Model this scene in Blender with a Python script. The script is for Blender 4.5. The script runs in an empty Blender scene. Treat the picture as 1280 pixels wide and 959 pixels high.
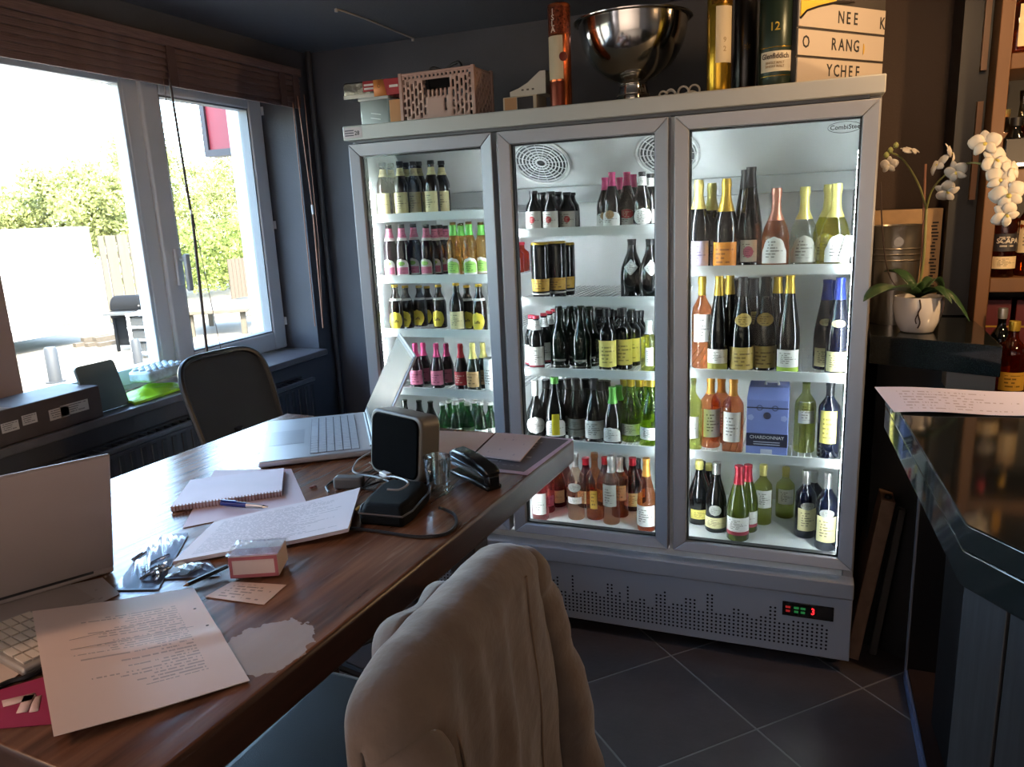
import bpy, bmesh, math, random
from math import sin, cos, pi, radians, sqrt, atan2
from mathutils import Vector, Matrix, Euler
random.seed(7)
S = bpy.context.scene
COL = S.collection

# ------------------------------------------------------------------ camera
CX, CY, CZ = 1.69428, -2.61608, 1.64815
YAW, PITCH, ROLL, FPX = -0.37983, -0.22317, -0.04563, 940.94
_f = Vector((sin(YAW)*cos(PITCH), cos(YAW)*cos(PITCH), sin(PITCH)))
_r = Vector((cos(YAW), -sin(YAW), 0)); _u = _r.cross(_f)
RGT = _r*cos(ROLL) + _u*sin(ROLL); UPV = -_r*sin(ROLL) + _u*cos(ROLL); FWD = _f
CAM = Vector((CX, CY, CZ))
cd = bpy.data.cameras.new('camera'); co = bpy.data.objects.new('camera', cd); COL.objects.link(co)
cd.sensor_fit = 'HORIZONTAL'; cd.sensor_width = 36; cd.lens = 36*FPX/1280; cd.clip_start = 0.02; cd.clip_end = 300
co.matrix_world = Matrix(((RGT.x, UPV.x, -FWD.x, CX), (RGT.y, UPV.y, -FWD.y, CY), (RGT.z, UPV.z, -FWD.z, CZ), (0, 0, 0, 1)))
S.camera = co

def at(px, py, x=None, y=None, z=None):
    """the point of a real plane (x=, y= or z=) seen at a pixel of the photograph: used only to read positions off it"""
    d = RGT*((px-640)/FPX) - UPV*((py-479.5)/FPX) + FWD
    t = (x-CX)/d.x if x is not None else (y-CY)/d.y if y is not None else (z-CZ)/d.z
    return CAM + d*t

# ------------------------------------------------------------------ view, world, lights
S.view_settings.view_transform = 'Standard'; S.view_settings.look = 'None'
S.view_settings.gamma = 1.0; S.view_settings.use_curve_mapping = False
S.view_settings.exposure = 1.45
try:
    S.cycles.max_bounces = 10; S.cycles.transparent_max_bounces = 24; S.cycles.diffuse_bounces = 4
    S.cycles.glossy_bounces = 4; S.cycles.sample_clamp_indirect = 8
    S.cycles.use_denoising = True; S.cycles.caustics_reflective = False; S.cycles.caustics_refractive = False
except Exception: pass
w = bpy.data.worlds.new('World'); S.world = w; w.use_nodes = True
nt = w.node_tree; bg = nt.nodes['Background']
sky = nt.nodes.new('ShaderNodeTexSky'); sky.sky_type = 'NISHITA'; sky.sun_disc = False
sky.sun_elevation = radians(50); sky.sun_rotation = radians(120); sky.air_density = 1.0; sky.dust_density = 2.5
nt.links.new(sky.outputs[0], bg.inputs[0]); bg.inputs[1].default_value = 1.8

def lamp(name, kind, loc, target, energy, color, size=0.1, size_y=None, spot=None, blend=.5):
    l = bpy.data.lights.new(name, kind); l.energy = energy; l.color = color
    if kind == 'AREA':
        l.size = size
        if size_y: l.shape = 'RECTANGLE'; l.size_y = size_y
    elif kind == 'SUN': l.angle = size
    else: l.shadow_soft_size = size
    if kind == 'SPOT': l.spot_size = radians(spot); l.spot_blend = blend
    o = bpy.data.objects.new(name, l); COL.objects.link(o); o.location = loc
    o.rotation_euler = (Vector(target)-Vector(loc)).to_track_quat('-Z', 'Y').to_euler()
    return o
# the sun stands behind the building, so it lights the yard but no beam enters the window
lamp('sun', 'SUN', (3, -3, 8), (-3.5, 1.5, 0), 14.0, (1.0, .95, .86), radians(.6))
# fill lamp added behind the camera, bounced off the pale rear wall
lamp('rear_fill', 'AREA', (.6, -3.2, 2.3), (.6, -6, 1.2), 175, (1.0, .88, .80), 3.0, .5)
# warm ceiling lamps: one over the near end of the table, two over the bar
lamp('table_lamp_light', 'SPOT', (.05, -2.75, 2.35), (.45, -2.1, 1.1), 14, (1.0, .60, .38), .10, spot=62, blend=.9)
lamp('bar_lamp_light', 'POINT', (2.72, -.30, 1.72), (2.4, 0, 1), 11, (1.0, .62, .30), .04)
lamp('counter_spot_light', 'SPOT', (2.2, -.45, 2.43), (1.75, .35, 1.95), 10, (1.0, .62, .32), .05, spot=95, blend=.8)
lamp('bar_shelf_light', 'POINT', (2.75, .28, 2.42), (2.7, .4, 1), 5, (1.0, .58, .26), .05)

# ------------------------------------------------------------------ materials
def hx(h):
    h = h.lstrip('#'); o = []
    for i in (0, 2, 4):
        c = int(h[i:i+2], 16)/255; o.append(c/12.92 if c <= .04045 else ((c+.055)/1.055)**2.4)
    return (*o, 1)
MATS = {}
def mat(name, col='#808080', rough=.5, metal=0, spec=.5, coat=0, emit=None, es=0, noise=0, nscale=20, bump=0, bscale=80,
        stretch=None, col2=None, trans=0, sheen=0, aniso=0):
    if name in MATS: return MATS[name]
    m = bpy.data.materials.new(name); m.use_nodes = True; n = m.node_tree; b = n.nodes['Principled BSDF']
    c = hx(col) if isinstance(col, str) else col
    b.inputs['Base Color'].default_value = c; b.inputs['Roughness'].default_value = rough; b.inputs['Metallic'].default_value = metal
    b.inputs['Specular IOR Level'].default_value = spec; b.inputs['Coat Weight'].default_value = coat; b.inputs['Coat Roughness'].default_value = .06
    b.inputs['Transmission Weight'].default_value = trans; b.inputs['Sheen Weight'].default_value = sheen
    if emit: b.inputs['Emission Color'].default_value = hx(emit); b.inputs['Emission Strength'].default_value = es
    if noise or bump:
        tc = n.nodes.new('ShaderNodeTexCoord'); mp = n.nodes.new('ShaderNodeMapping'); n.links.new(tc.outputs['Object'], mp.inputs[0])
        if stretch: mp.inputs['Scale'].default_value = stretch
    if noise:
        t = n.nodes.new('ShaderNodeTexNoise'); t.inputs['Scale'].default_value = nscale; t.inputs['Detail'].default_value = 6
        n.links.new(mp.outputs[0], t.inputs['Vector'])
        r = n.nodes.new('ShaderNodeValToRGB'); r.color_ramp.elements[0].position = .3; r.color_ramp.elements[1].position = .7
        c2 = hx(col2) if col2 else tuple(min(1, k*(1+noise)) for k in c[:3])+(1,)
        r.color_ramp.elements[0].color = c if col2 else tuple(k*(1-noise) for k in c[:3])+(1,); r.color_ramp.elements[1].color = c2
        n.links.new(t.outputs[0], r.inputs[0]); n.links.new(r.outputs[0], b.inputs['Base Color'])
    if bump:
        t2 = n.nodes.new('ShaderNodeTexNoise'); t2.inputs['Scale'].default_value = bscale; t2.inputs['Detail'].default_value = 4
        n.links.new(mp.outputs[0], t2.inputs['Vector'])
        bp = n.nodes.new('ShaderNodeBump'); bp.inputs['Strength'].default_value = bump; bp.inputs['Distance'].default_value = .01
        n.links.new(t2.outputs[0], bp.inputs['Height']); n.links.new(bp.outputs[0], b.inputs['Normal'])
    MATS[name] = m; return m
def glassmat(name, tint, gloss=.06, rough=.02, body=0.0, bodycol=None):
    """clear or coloured glass: tinted transparency under a fresnel reflection, with some milky body for filled bottles"""
    if name in MATS: return MATS[name]
    m = bpy.data.materials.new(name); m.use_nodes = True; n = m.node_tree; n.nodes.clear()
    out = n.nodes.new('ShaderNodeOutputMaterial'); tr = n.nodes.new('ShaderNodeBsdfTransparent'); gl = n.nodes.new('ShaderNodeBsdfGlossy')
    mx = n.nodes.new('ShaderNodeMixShader'); fr = n.nodes.new('ShaderNodeFresnel')
    ge = n.nodes.new('ShaderNodeNewGeometry'); io = n.nodes.new('ShaderNodeMath'); io.operation = 'MULTIPLY_ADD'   # same reflection on both sides of a pane
    n.links.new(ge.outputs['Backfacing'], io.inputs[0]); io.inputs[1].default_value = 1/1.45-1.45; io.inputs[2].default_value = 1.45; n.links.new(io.outputs[0], fr.inputs[0])
    ad = n.nodes.new('ShaderNodeMath'); ad.operation = 'ADD'; ad.inputs[1].default_value = gloss-.04; ad.use_clamp = True
    tr.inputs[0].default_value = hx(tint); gl.inputs['Roughness'].default_value = rough
    n.links.new(fr.outputs[0], ad.inputs[0]); n.links.new(ad.outputs[0], mx.inputs[0])
    src = tr.outputs[0]
    if body:
        tl = n.nodes.new('ShaderNodeBsdfTranslucent'); tl.inputs[0].default_value = hx(bodycol or tint)
        m2 = n.nodes.new('ShaderNodeMixShader'); m2.inputs[0].default_value = body
        n.links.new(tr.outputs[0], m2.inputs[1]); n.links.new(tl.outputs[0], m2.inputs[2]); src = m2.outputs[0]
    n.links.new(src, mx.inputs[1]); n.links.new(gl.outputs[0], mx.inputs[2]); n.links.new(mx.outputs[0], out.inputs[0])
    MATS[name] = m; return m
def printmat(name, paper, ink='#3a3a44', rows=30, fill=.55, margin=.12, rough=.6, words=60, seed=0, flip=False, rag=.35):
    """paper with rows of small illegible print, laid out in the sheet's own UV"""
    if name in MATS: return MATS[name]
    m = mat(name, paper, rough); n = m.node_tree; b = n.nodes['Principled BSDF']
    uv = n.nodes.new('ShaderNodeUVMap'); uv.uv_map = 'UVMap'; sp = n.nodes.new('ShaderNodeSeparateXYZ'); n.links.new(uv.outputs[0], sp.inputs[0])
    def M(op, a, bb, c=None):
        k = n.nodes.new('ShaderNodeMath'); k.operation = op
        for i, v in enumerate((a, bb, c)):
            if v is None: continue
            if isinstance(v, (int, float)): k.inputs[i].default_value = v
            else: n.links.new(v, k.inputs[i])
        return k.outputs[0]
    u, v = sp.outputs[0], sp.outputs[1]
    if flip: u = M('SUBTRACT', 1, u)
    rv = M('MULTIPLY', v, rows); fr = M('FRACT', rv, 0); line = M('LESS_THAN', fr, .42); row = M('FLOOR', rv, 0)
    cb = n.nodes.new('ShaderNodeCombineXYZ'); n.links.new(M('MULTIPLY', u, words), cb.inputs[0]); n.links.new(M('MULTIPLY_ADD', row, 7.31, seed), cb.inputs[1])
    t = n.nodes.new('ShaderNodeTexNoise'); t.inputs['Scale'].default_value = 1.0; t.inputs['Detail'].default_value = 1; n.links.new(cb.outputs[0], t.inputs['Vector'])
    wd = M('GREATER_THAN', t.outputs[0], 1-fill)
    wn = n.nodes.new('ShaderNodeTexWhiteNoise'); wn.noise_dimensions = '1D'; n.links.new(M('ADD', row, seed), wn.inputs['W'])
    ends = M('LESS_THAN', u, M('MULTIPLY_ADD', wn.outputs[0], -rag, 1-margin)); st = M('GREATER_THAN', u, margin)
    mv = M('MULTIPLY', M('GREATER_THAN', v, margin), M('LESS_THAN', v, 1-margin))
    k = M('MULTIPLY', M('MULTIPLY', line, wd), M('MULTIPLY', M('MULTIPLY', ends, st), mv))
    mx = n.nodes.new('ShaderNodeMix'); mx.data_type = 'RGBA'; mx.inputs[6].default_value = hx(paper); mx.inputs[7].default_value = hx(ink)
    n.links.new(M('MULTIPLY', k, .75), mx.inputs[0]); n.links.new(mx.outputs[2], b.inputs['Base Color'])
    return m

# ------------------------------------------------------------------ mesh helper
class MB:
    def __init__(s): s.v = []; s.f = []; s.m = []; s.uv = None
    def add(s, vs, fs, mi=0, M=None):
        o = len(s.v)
        s.v += [tuple(M @ Vector(p)) for p in vs] if M is not None else [tuple(p) for p in vs]
        s.f += [tuple(i+o for i in f) for f in fs]; s.m += [mi]*len(fs); return s
    def box(s, x0, x1, y0, y1, z0, z1, mi=0, M=None):
        return s.add([(x0,y0,z0),(x1,y0,z0),(x1,y1,z0),(x0,y1,z0),(x0,y0,z1),(x1,y0,z1),(x1,y1,z1),(x0,y1,z1)],
                     [(0,3,2,1),(4,5,6,7),(0,1,5,4),(1,2,6,5),(2,3,7,6),(3,0,4,7)], mi, M)
    def cbox(s, c, d, mi=0, M=None):
        return s.box(c[0]-d[0]/2, c[0]+d[0]/2, c[1]-d[1]/2, c[1]+d[1]/2, c[2]-d[2]/2, c[2]+d[2]/2, mi, M)
    def lathe(s, prof, n=20, mi=0, M=None, cap0=True, cap1=True, a0=0, a1=2*pi):
        full = abs(a1-a0-2*pi) < 1e-6; k = n if full else n+1
        vs = []; fs = []
        for (r, z) in prof:
            for i in range(k):
                a = a0+(a1-a0)*i/n; vs.append((r*cos(a), r*sin(a), z))
        for j in range(len(prof)-1):
            for i in range(n):
                i2 = (i+1) % k
                fs.append((j*k+i, j*k+i2, (j+1)*k+i2, (j+1)*k+i))
        if full:
            if cap0 and prof[0][0] > 1e-5: fs.append(tuple(reversed(range(k))))
            if cap1 and prof[-1][0] > 1e-5: fs.append(tuple((len(prof)-1)*k+i for i in range(k)))
        return s.add(vs, fs, mi, M)
    def cyl(s, p, q, r, n=12, mi=0, r2=None):
        p, q = Vector(p), Vector(q); d = q-p; L = d.length
        M = Matrix.Translation(p) @ d.to_track_quat('Z', 'Y').to_matrix().to_4x4()
        return s.lathe([(r, 0), (r if r2 is None else r2, L)], n, mi, M)
    def tube(s, pts, r, n=8, mi=0, closed=False):
        P = [Vector(p) for p in pts]; k = len(P); vs = []; fs = []; rr = r if isinstance(r, (list, tuple)) else [r]*k
        nrm = None
        for i in range(k):
            a = P[(i-1) % k] if (closed or i > 0) else P[0]; b = P[(i+1) % k] if (closed or i < k-1) else P[-1]
            t = (b-a); t = t.normalized() if t.length > 1e-9 else Vector((0, 0, 1))
            if nrm is None:
                nrm = t.orthogonal().normalized()
            else:
                nrm = (nrm-t*nrm.dot(t)); nrm = nrm.normalized() if nrm.length > 1e-6 else t.orthogonal().normalized()
            bi = t.cross(nrm)
            for j in range(n):
                an = 2*pi*j/n; vs.append(tuple(P[i]+(nrm*cos(an)+bi*sin(an))*rr[i]))
        for i in range(k if closed else k-1):
            for j in range(n):
                a = i*n+j; b = i*n+(j+1) % n; c = ((i+1) % k)*n+(j+1) % n; d = ((i+1) % k)*n+j
                fs.append((a, b, c, d))
        if not closed: fs.append(tuple(reversed(range(n)))); fs.append(tuple((k-1)*n+j for j in range(n)))
        return s.add(vs, fs, mi)
    def prism(s, poly, z0, z1, mi=0, M=None):
        n = len(poly); vs = [(p[0], p[1], z0) for p in poly]+[(p[0], p[1], z1) for p in poly]
        fs = [tuple(reversed(range(n))), tuple(range(n, 2*n))]+[(i, (i+1) % n, n+(i+1) % n, n+i) for i in range(n)]
        return s.add(vs, fs, mi, M)
    def grid(s, fn, nu, nv, mi=0, thick=None):
        """fn(u,v)->point; optional thickness downwards/along -normal"""
        o = len(s.v); top = [Vector(fn(i/nu, j/nv)) for j in range(nv+1) for i in range(nu+1)]
        k = nu+1; vs = [tuple(p) for p in top]
        fs = [(j*k+i, j*k+i+1, (j+1)*k+i+1, (j+1)*k+i) for j in range(nv) for i in range(nu)]
        uvs = [(i/nu, j/nv) for j in range(nv+1) for i in range(nu+1)]
        if thick:
            N = len(vs); vs += [tuple(p-Vector((0, 0, thick))) for p in top]; uvs += [(0, 0)]*N
            fs += [tuple(q+N for q in reversed(f)) for f in list(fs)]
            rim = [i for i in range(k)]+[j*k+nu for j in range(1, nv+1)]+[nv*k+i for i in range(nu-1, -1, -1)]+[j*k for j in range(nv-1, 0, -1)]
            for a, b in zip(rim, rim[1:]+rim[:1]): fs.append((b, a, a+N, b+N))
        if s.uv is None: s.uv = {}
        for i, q in enumerate(uvs): s.uv[o+i] = q
        return s.add(vs, fs, mi)
    def mesh(s, name, mats, ang=35):
        me = bpy.data.meshes.new(name); me.from_pydata(s.v, [], s.f)
        for m in (mats if isinstance(mats, (list, tuple)) else [mats]): me.materials.append(m)
        if any(s.m): me.polygons.foreach_set('material_index', s.m)
        if s.uv:
            L = me.uv_layers.new(name='UVMap'); vi = [0]*len(me.loops); me.loops.foreach_get('vertex_index', vi)
            L.data.foreach_set('uv', [c for i in vi for c in s.uv.get(i, (0, 0))])
        me.polygons.foreach_set('use_smooth', [True]*len(me.polygons)); me.set_sharp_from_angle(angle=radians(ang)); me.update()
        return me
    def build(s, name, mats, parent=None, ang=35, bevel=0, seg=2, loc=None, rot=None, sub=0, solid=0):
        return link(name, s.mesh(name, mats, ang), parent, bevel, seg, loc, rot, sub, solid)
def link(name, me, parent=None, bevel=0, seg=2, loc=None, rot=None, sub=0, solid=0):
    o = bpy.data.objects.new(name, me); COL.objects.link(o); o.parent = parent
    if loc is not None: o.location = loc
    if rot is not None: o.rotation_euler = rot
    if solid: q = o.modifiers.new('solid', 'SOLIDIFY'); q.thickness = solid; q.offset = 0
    if bevel:
        q = o.modifiers.new('bevel', 'BEVEL'); q.width = bevel; q.segments = seg; q.limit_method = 'ANGLE'; q.angle_limit = radians(40)
    if sub: q = o.modifiers.new('sub', 'SUBSURF'); q.levels = sub; q.render_levels = sub
    return o
def thing(name, label, cat, loc=(0, 0, 0), rz=0, group=None):
    o = bpy.data.objects.new(name, None); COL.objects.link(o); o.location = loc; o.rotation_euler = (0, 0, rz); o.empty_display_size = .05
    return tag(o, label, cat, group)
def tag(o, label, cat, group=None):
    o['label'] = label; o['category'] = cat
    if group: o['group'] = group
    return o
def struct(o): o['kind'] = 'structure'; return o
def stuff(o): o['kind'] = 'stuff'; return o
TXT = {}
def textmesh(body, size, m, shear=0, bend=0, ext=.0003, align='CENTER', sx=1):
    """real lettering as a flat mesh in the local XZ plane facing -Y; bend = radius of the cylinder it wraps"""
    key = (body, size, m.name, shear, bend, sx)
    if key in TXT: return TXT[key]
    c = bpy.data.curves.new('text', 'FONT'); c.body = body; c.size = size; c.shear = shear; c.align_x = align; c.align_y = 'CENTER'; c.resolution_u = 2; c.offset = size*.014
    c.extrude = ext
    o = bpy.data.objects.new('text', c); me = bpy.data.meshes.new_from_object(o)
    for v in me.vertices:
        x, y, z = v.co; x *= sx
        if bend: a = x/bend; R = bend+z; v.co = (R*sin(a), -R*cos(a), y)
        else: v.co = (x, -z, y)
    me.name = 'lettering'; me.materials.clear(); me.materials.append(m)
    bpy.data.objects.remove(o); bpy.data.curves.remove(c); TXT[key] = me; return me
def P(px, py, dz=0): return at(px, py, z=1.10+dz)
ORD = ['first', 'second', 'third', 'fourth', 'fifth', 'sixth', 'seventh', 'eighth', 'ninth', 'tenth', 'eleventh', 'twelfth']
def smoothpath(pts, n=6):
    P_ = [Vector(p) for p in pts]; out = []
    for i in range(len(P_)-1):
        p0 = P_[max(i-1, 0)]; p1 = P_[i]; p2 = P_[i+1]; p3 = P_[min(i+2, len(P_)-1)]
        for k in range(n):
            t = k/n; out.append(.5*((2*p1)+(p2-p0)*t+(2*p0-5*p1+4*p2-p3)*t*t+(3*p1-p0-3*p2+p3)*t**3))
    out.append(P_[-1]); return out

# common materials
alu = mat('brushed aluminium', '#a8aaac', .38, .75, bump=.05, bscale=30, stretch=(1, 1, 40))
white_pvc = mat('white window plastic', '#d8dadc', .35)
dark_wall = mat('dark grey wall paint', '#484a51', .72, bump=.12, bscale=160, noise=.12, nscale=3)
dark_ceil = mat('dark grey ceiling paint', '#54575f', .65, bump=.15, bscale=90)
black_plastic = mat('black plastic', '#101012', .35)
white_steel = mat('white enamelled steel', '#d9dcdb', .35)
steel = mat('polished steel', '#c8c4bc', .12, 1)
black_ink = mat('black ink', '#151515', .6)
# ================================================================== THE ROOM
XW, YB, ZC = -0.70, 0.80, 2.47
wl = MB()
wl.box(-1.10, XW, -6, YB+.2, -.1, .97); wl.box(-1.10, XW, -6, YB+.2, 2.31, ZC+.1)
wl.box(-1.10, XW, .66, YB+.2, .97, 2.31); wl.box(-1.10, XW, -6, -2.3, .97, 2.31)
ow = wl.build('wall_left', [dark_wall]); struct(ow)
fac = MB(); fac.box(-1.112, -1.10, -6, .662, -.1, .95); fac.box(-1.112, -1.10, .662, 4, -.1, 2.8); fac.box(-1.112, -1.10, -6, .662, 2.31, 2.8)
fac.box(-1.10, -.985, .648, .66, .98, 2.31); fac.box(-1.112, -1.10, .648, .662, .95, 2.31)
fac.build('render_coat', mat('white exterior render', '#d5d3cc', .8, bump=.2, bscale=200), ow)
struct(MB().box(XW-.4, 4.3, YB, YB+.15, -.1, ZC+.1).build('wall_back', dark_wall))
struct(MB().box(4.2, 4.35, -6, YB, -.1, ZC+.1).build('wall_right', dark_wall))
struct(MB().box(-1.1, 4.35, -6.15, -6, -.1, ZC+.1).build('wall_rear', mat('rear wall paint', '#c4bab2', .85)))
oc = struct(MB().box(-1.1, 4.35, -6, YB+.15, ZC, ZC+.12).build('ceiling', dark_ceil))
MB().tube([at(420, 11, z=ZC-.004), at(455, 23, z=ZC-.004), at(516, 48, z=ZC-.004)], .0035, 6).build('wire', mat('pale wire', '#b9b6b4', .5), oc)
for q in ((420, 11), (516, 48)):
    p = at(*q, z=ZC); MB().cyl(p, p-Vector((0, 0, .012)), .007, 10).build('ceiling_hook', mat('pale wire', ''), oc)
fl = struct(MB().box(-1.1, 4.3, -6, YB, -.12, -.0015).build('floor', mat('tile grout', '#7b7672', .8)))
tile_m = mat('dark slate floor tile', '#463d3b', .36, spec=.45, noise=.14, nscale=9, bump=.12, bscale=40)
tl = MB().box(-.2275, .2275, -.2275, .2275, -.0015, 0).mesh('floor_tile', tile_m)
q2 = sqrt(.5)
for i in range(-9, 5):
    for j in range(-3, 9):
        a = .85+.4625*i+.231; b = .945+.4625*j+.231; x = (a+b)*q2; y = (a-b)*q2
        if -.5 < x < 2.75 and -3.3 < y < .5: link('floor_tile', tl, fl, loc=(x, y, 0), rot=(0, 0, pi/4))
struct(MB().box(1.90, 4.2, .795, .80, -.0, ZC, 0).build('trim_3', mat('dark brown wall panel', '#3b2a1e', .7, bump=.12, bscale=160)))  # thin brown panel over the right part of the back wall
# heating pipe in the corner of the room
pp = MB().cyl((-.665, .765, 0), (-.665, .765, ZC), .014, 10).build('trim_1', mat('dark painted pipe', '#34353a', .5)); struct(pp)
# window sill board
sill = struct(MB().box(-.985, -.645, -2.3, .655, .965, .995).build('trim_2', mat('dark window sill', '#5f5b5d', .28, noise=.1), bevel=.004))

# ---------------------------------------------------------------- window_1: fixed left pane and a right sash
wn = bpy.data.objects.new('window_1', None); COL.objects.link(wn); wn.location = (-.915, 0, 1.0); struct(wn)
def wl_(b): return Matrix.Translation((.915, 0, -1.0))
WM = Matrix.Translation((.915, 0, -1.0))
def frame_mb(y0, y1, z0, z1, wy, wz, x0, x1):
    m = MB()
    m.box(x0, x1, y0, y0+wy, z0, z1, 0, WM); m.box(x0, x1, y1-wy, y1, z0, z1, 0, WM)
    m.box(x0, x1, y0+wy, y1-wy, z0, z0+wz, 0, WM); m.box(x0, x1, y0+wy, y1-wy, z1-wz, z1, 0, WM); return m
frame_mb(-2.3, .66, 1.0, 2.31, .04, .05, -.985, -.925).build('frame', white_pvc, wn, bevel=.004)
MB().box(-.985, -.915, -.17, -.092, 1.05, 2.26, 0, WM).build('mullion', white_pvc, wn, bevel=.006)
MB().box(-.985, -.88, -1.06, -.83, 1.0, 2.31, 0, WM).build('post', mat('shaded window post', '#a98f88', .6), wn, bevel=.006)  # pinkish tone of the post carries the indoor shade in its colour
frame_mb(-.83, -.165, 1.02, 2.29, .02, .066, -.98, -.918).build('glazing_bead', white_pvc, wn, bevel=.004)
clear = glassmat('clear window glass', '#f4f8f6', .03, .0)
MB().box(-.958, -.952, -.82, -.175, 1.07, 2.25, 0, WM).build('glass_pane', clear, wn)
MB().box(-.958, -.952, -2.27, -1.06, 1.03, 2.27, 0, WM).build('glass_pane', clear, wn)
sash = frame_mb(-.095, .655, 1.0, 2.295, .095, .093, -.965, -.897).build('sash', white_pvc, wn, bevel=.008)
frame_mb(-.004, .564, 1.089, 2.206, .012, .012, -.958, -.905).build('gasket', mat('grey window gasket', '#85898c', .6), sash)
MB().box(-.948, -.942, .0, .56, 1.09, 2.205, 0, WM).build('glass_pane', clear, sash)
hm = MB(); hy = at(222, 320, x=-.89).y
hm.box(-.897, -.882, hy-.018, hy+.018, 1.40, 1.56, 0, WM); hm.build('handle_plate', white_pvc, sash, bevel=.004)
h2 = MB(); h2.cyl((.04, hy, .515), (.075, hy, .515), .011, 12); h2.box(.062, .082, hy-.012, hy+.013, .375, .535)
h2.build('window_handle', mat('window handle silver', '#b9bbbd', .35, .4), sash, bevel=.005)
for zz in (1.12, 1.62, 2.18):
    MB().cyl((.02, .657, zz-1), (.02, .657, zz-.96), .008, 10).build('hinge', white_pvc, sash)

# ---------------------------------------------------------------- folded wooden blind above the window
bw = mat('dark bamboo blind', '#5c4644', .6, noise=.3, nscale=14, stretch=(1, 1, 30), col2='#80655e')
bl = thing('roman_blind', 'dark brown wooden slat blind folded up above the window', 'blind', (-.68, -.5, 2.2))
BI = Matrix.Translation((.68, .5, -2.2))
MB().box(-.70, -.645, -2.2, .665, 2.335, 2.372, 0, BI).build('headrail', bw, bl, bevel=.003)
sl = MB().box(-.004, .004, -1.43, 1.43, -.0048, .0048).mesh('slat', bw)
for i in range(18):
    z = 2.195+i*.0082 ; x = -.655-.006*(i % 3)-.012*(1-i/18)
    link('slat', sl, bl, loc=(x+.68, -.77+.5, z-2.2))
for fold in range(2):
    for i in range(10):
        link('slat', sl, bl, loc=(-.672-.012*fold+.68, -.77+.5, 2.225+i*.0105-2.2))
for yy in (at(215, 80, x=-.65).y, .52, at(372, 110, x=-.65).y-.01):
    MB().box(-.652, -.6485, yy-.022, yy+.022, 2.19, 2.372, 0, BI).build('cloth_tape', mat('blind tape', '#5b4440', .8), bl)
cm = mat('blind cord', '#5a3d30', .6); cop = mat('copper cord', '#8a5a44', .5)
x_ = -.64
MB().tube([BI @ at(212, 100, x=x_), BI @ at(238, 262, x=x_)], .005, 8).build('wand', mat('dark wand', '#3a2a28', .5), bl)
MB().tube([BI @ at(240, 268, x=x_), BI @ at(259, 442, x=x_)], .006, 8).build('wand', mat('dark wand', ''), bl)
MB().cyl(BI @ at(236.5, 254, x=x_), BI @ at(240, 270, x=x_), .004, 8).build('wand_joint', white_pvc, bl)
MB().tube(smoothpath([BI @ at(*q, x=x_) for q in ((204, 95), (216, 180), (240, 265), (258, 350), (278, 446))]), .0016, 5).build('cord', cm, bl)
for path, rr in (([(366, 128), (378, 250), (394, 408)], .0028), ([(372, 120), (391, 262)], .003), ([(391, 262), (404, 410)], .0042), ([(380, 118), (398, 300), (404, 408)], .0016)):
    MB().tube([BI @ at(*q, x=-.64) for q in path], rr, 6).build('cord', cop, bl)
MB().cyl(BI @ at(390, 256, x=-.64), BI @ at(391.5, 268, x=-.64), .006, 8).build('cord_joint', white_pvc, bl)

# ---------------------------------------------------------------- radiator below the sill
rad_m = mat('dark grey radiator enamel', '#3d3f45', .4)
rd = thing('radiator', 'dark grey panel radiator with slotted top below the window sill', 'radiator', (-.62, -.7, .2))
RI = Matrix.Translation((.62, .7, -.2))
MB().box(-.69, -.60, -2.1, .45, .30, .87, 0, RI).build('panel', rad_m, rd, bevel=.006)
MB().box(-.612, -.59, -2.1, .452, .872, .89, 0, RI).build('top_rail', mat('lit radiator rail', '#6a6b70', .35, .4), rd, bevel=.003)  # front rail lighter than the rear one: light on the edge put into its colour
MB().box(-.695, -.665, -2.1, .452, .872, .89, 0, RI).build('top_rail', rad_m, rd, bevel=.003)
fin = MB().box(-.664, -.613, -.003, .003, .872, .886, 0, Matrix.Translation((.62, 0, -.2))).mesh('fin', rad_m)
fins = MB()
for i in range(62): fins.box(-.664+.62, -.613+.62, -2.09+.041*i+.7, -2.083+.041*i+.7, .672, .686)
stuff(fins.build('top_grille', rad_m, rd))
for i in range(26):
    y = -.83+.05*i
    MB().box(-.601, -.594, y, y+.022, .34, .855, 0, RI).build('rib', mat('radiator rib', '#2f3136', .4), rd, bevel=.002)
MB().box(-.69, -.63, -2.0, -1.97, 0, .3, 0, RI).box(-.69, -.63, .35, .38, 0, .3, 0, RI).build('foot', rad_m, rd)

# ---------------------------------------------------------------- things on the sill
def at_sill(px, py): return at(px, py, z=.996)
bx = thing('cardboard_box', 'long dark brown cardboard box with white stickers lying on the sill', 'box', (-.76, -1.05, .995))
dkcard = mat('dark brown cardboard', '#4a3f3c', .6, noise=.1)
MB().box(-.09, .095, -.62, .345, 0, .115).build('carton', dkcard, bx, bevel=.003)
MB().box(-.04, .0955, -.02, .02, .1152, .1158).build('tape_strip', mat('brown tape', '#6b5a4c', .3), bx)
lab = printmat('white carton label', '#c9c4c0', rows=5, fill=.6, words=14, margin=.08)
for (a, b, c, d) in (((63, 515), (85, 505), (85, 521), (63, 528)), ((75, 507), (109, 497), (111, 513), (77, 521)), ((2, 530), (22, 523), (24, 538), (3, 544)), ((27, 520), (44, 514), (47, 526), (29, 534))):
    q = [at(*k, x=-.664) for k in (a, b, c, d)]
    y0, y1 = min(k.y for k in q), max(k.y for k in q); z0, z1 = min(k.z for k in q)+.004, max(k.z for k in q)-.004
    g = MB(); g.grid(lambda u, v: (.0965, y0+(y1-y0)*u+1.05, z0+(z1-z0)*v-.995), 1, 1); g.build('sticker', lab, bx)
bd = thing('tablet_stand', 'grey green rounded board leaning upright on the sill beside the dark box', 'board', (-.74, -.65, .995))
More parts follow.
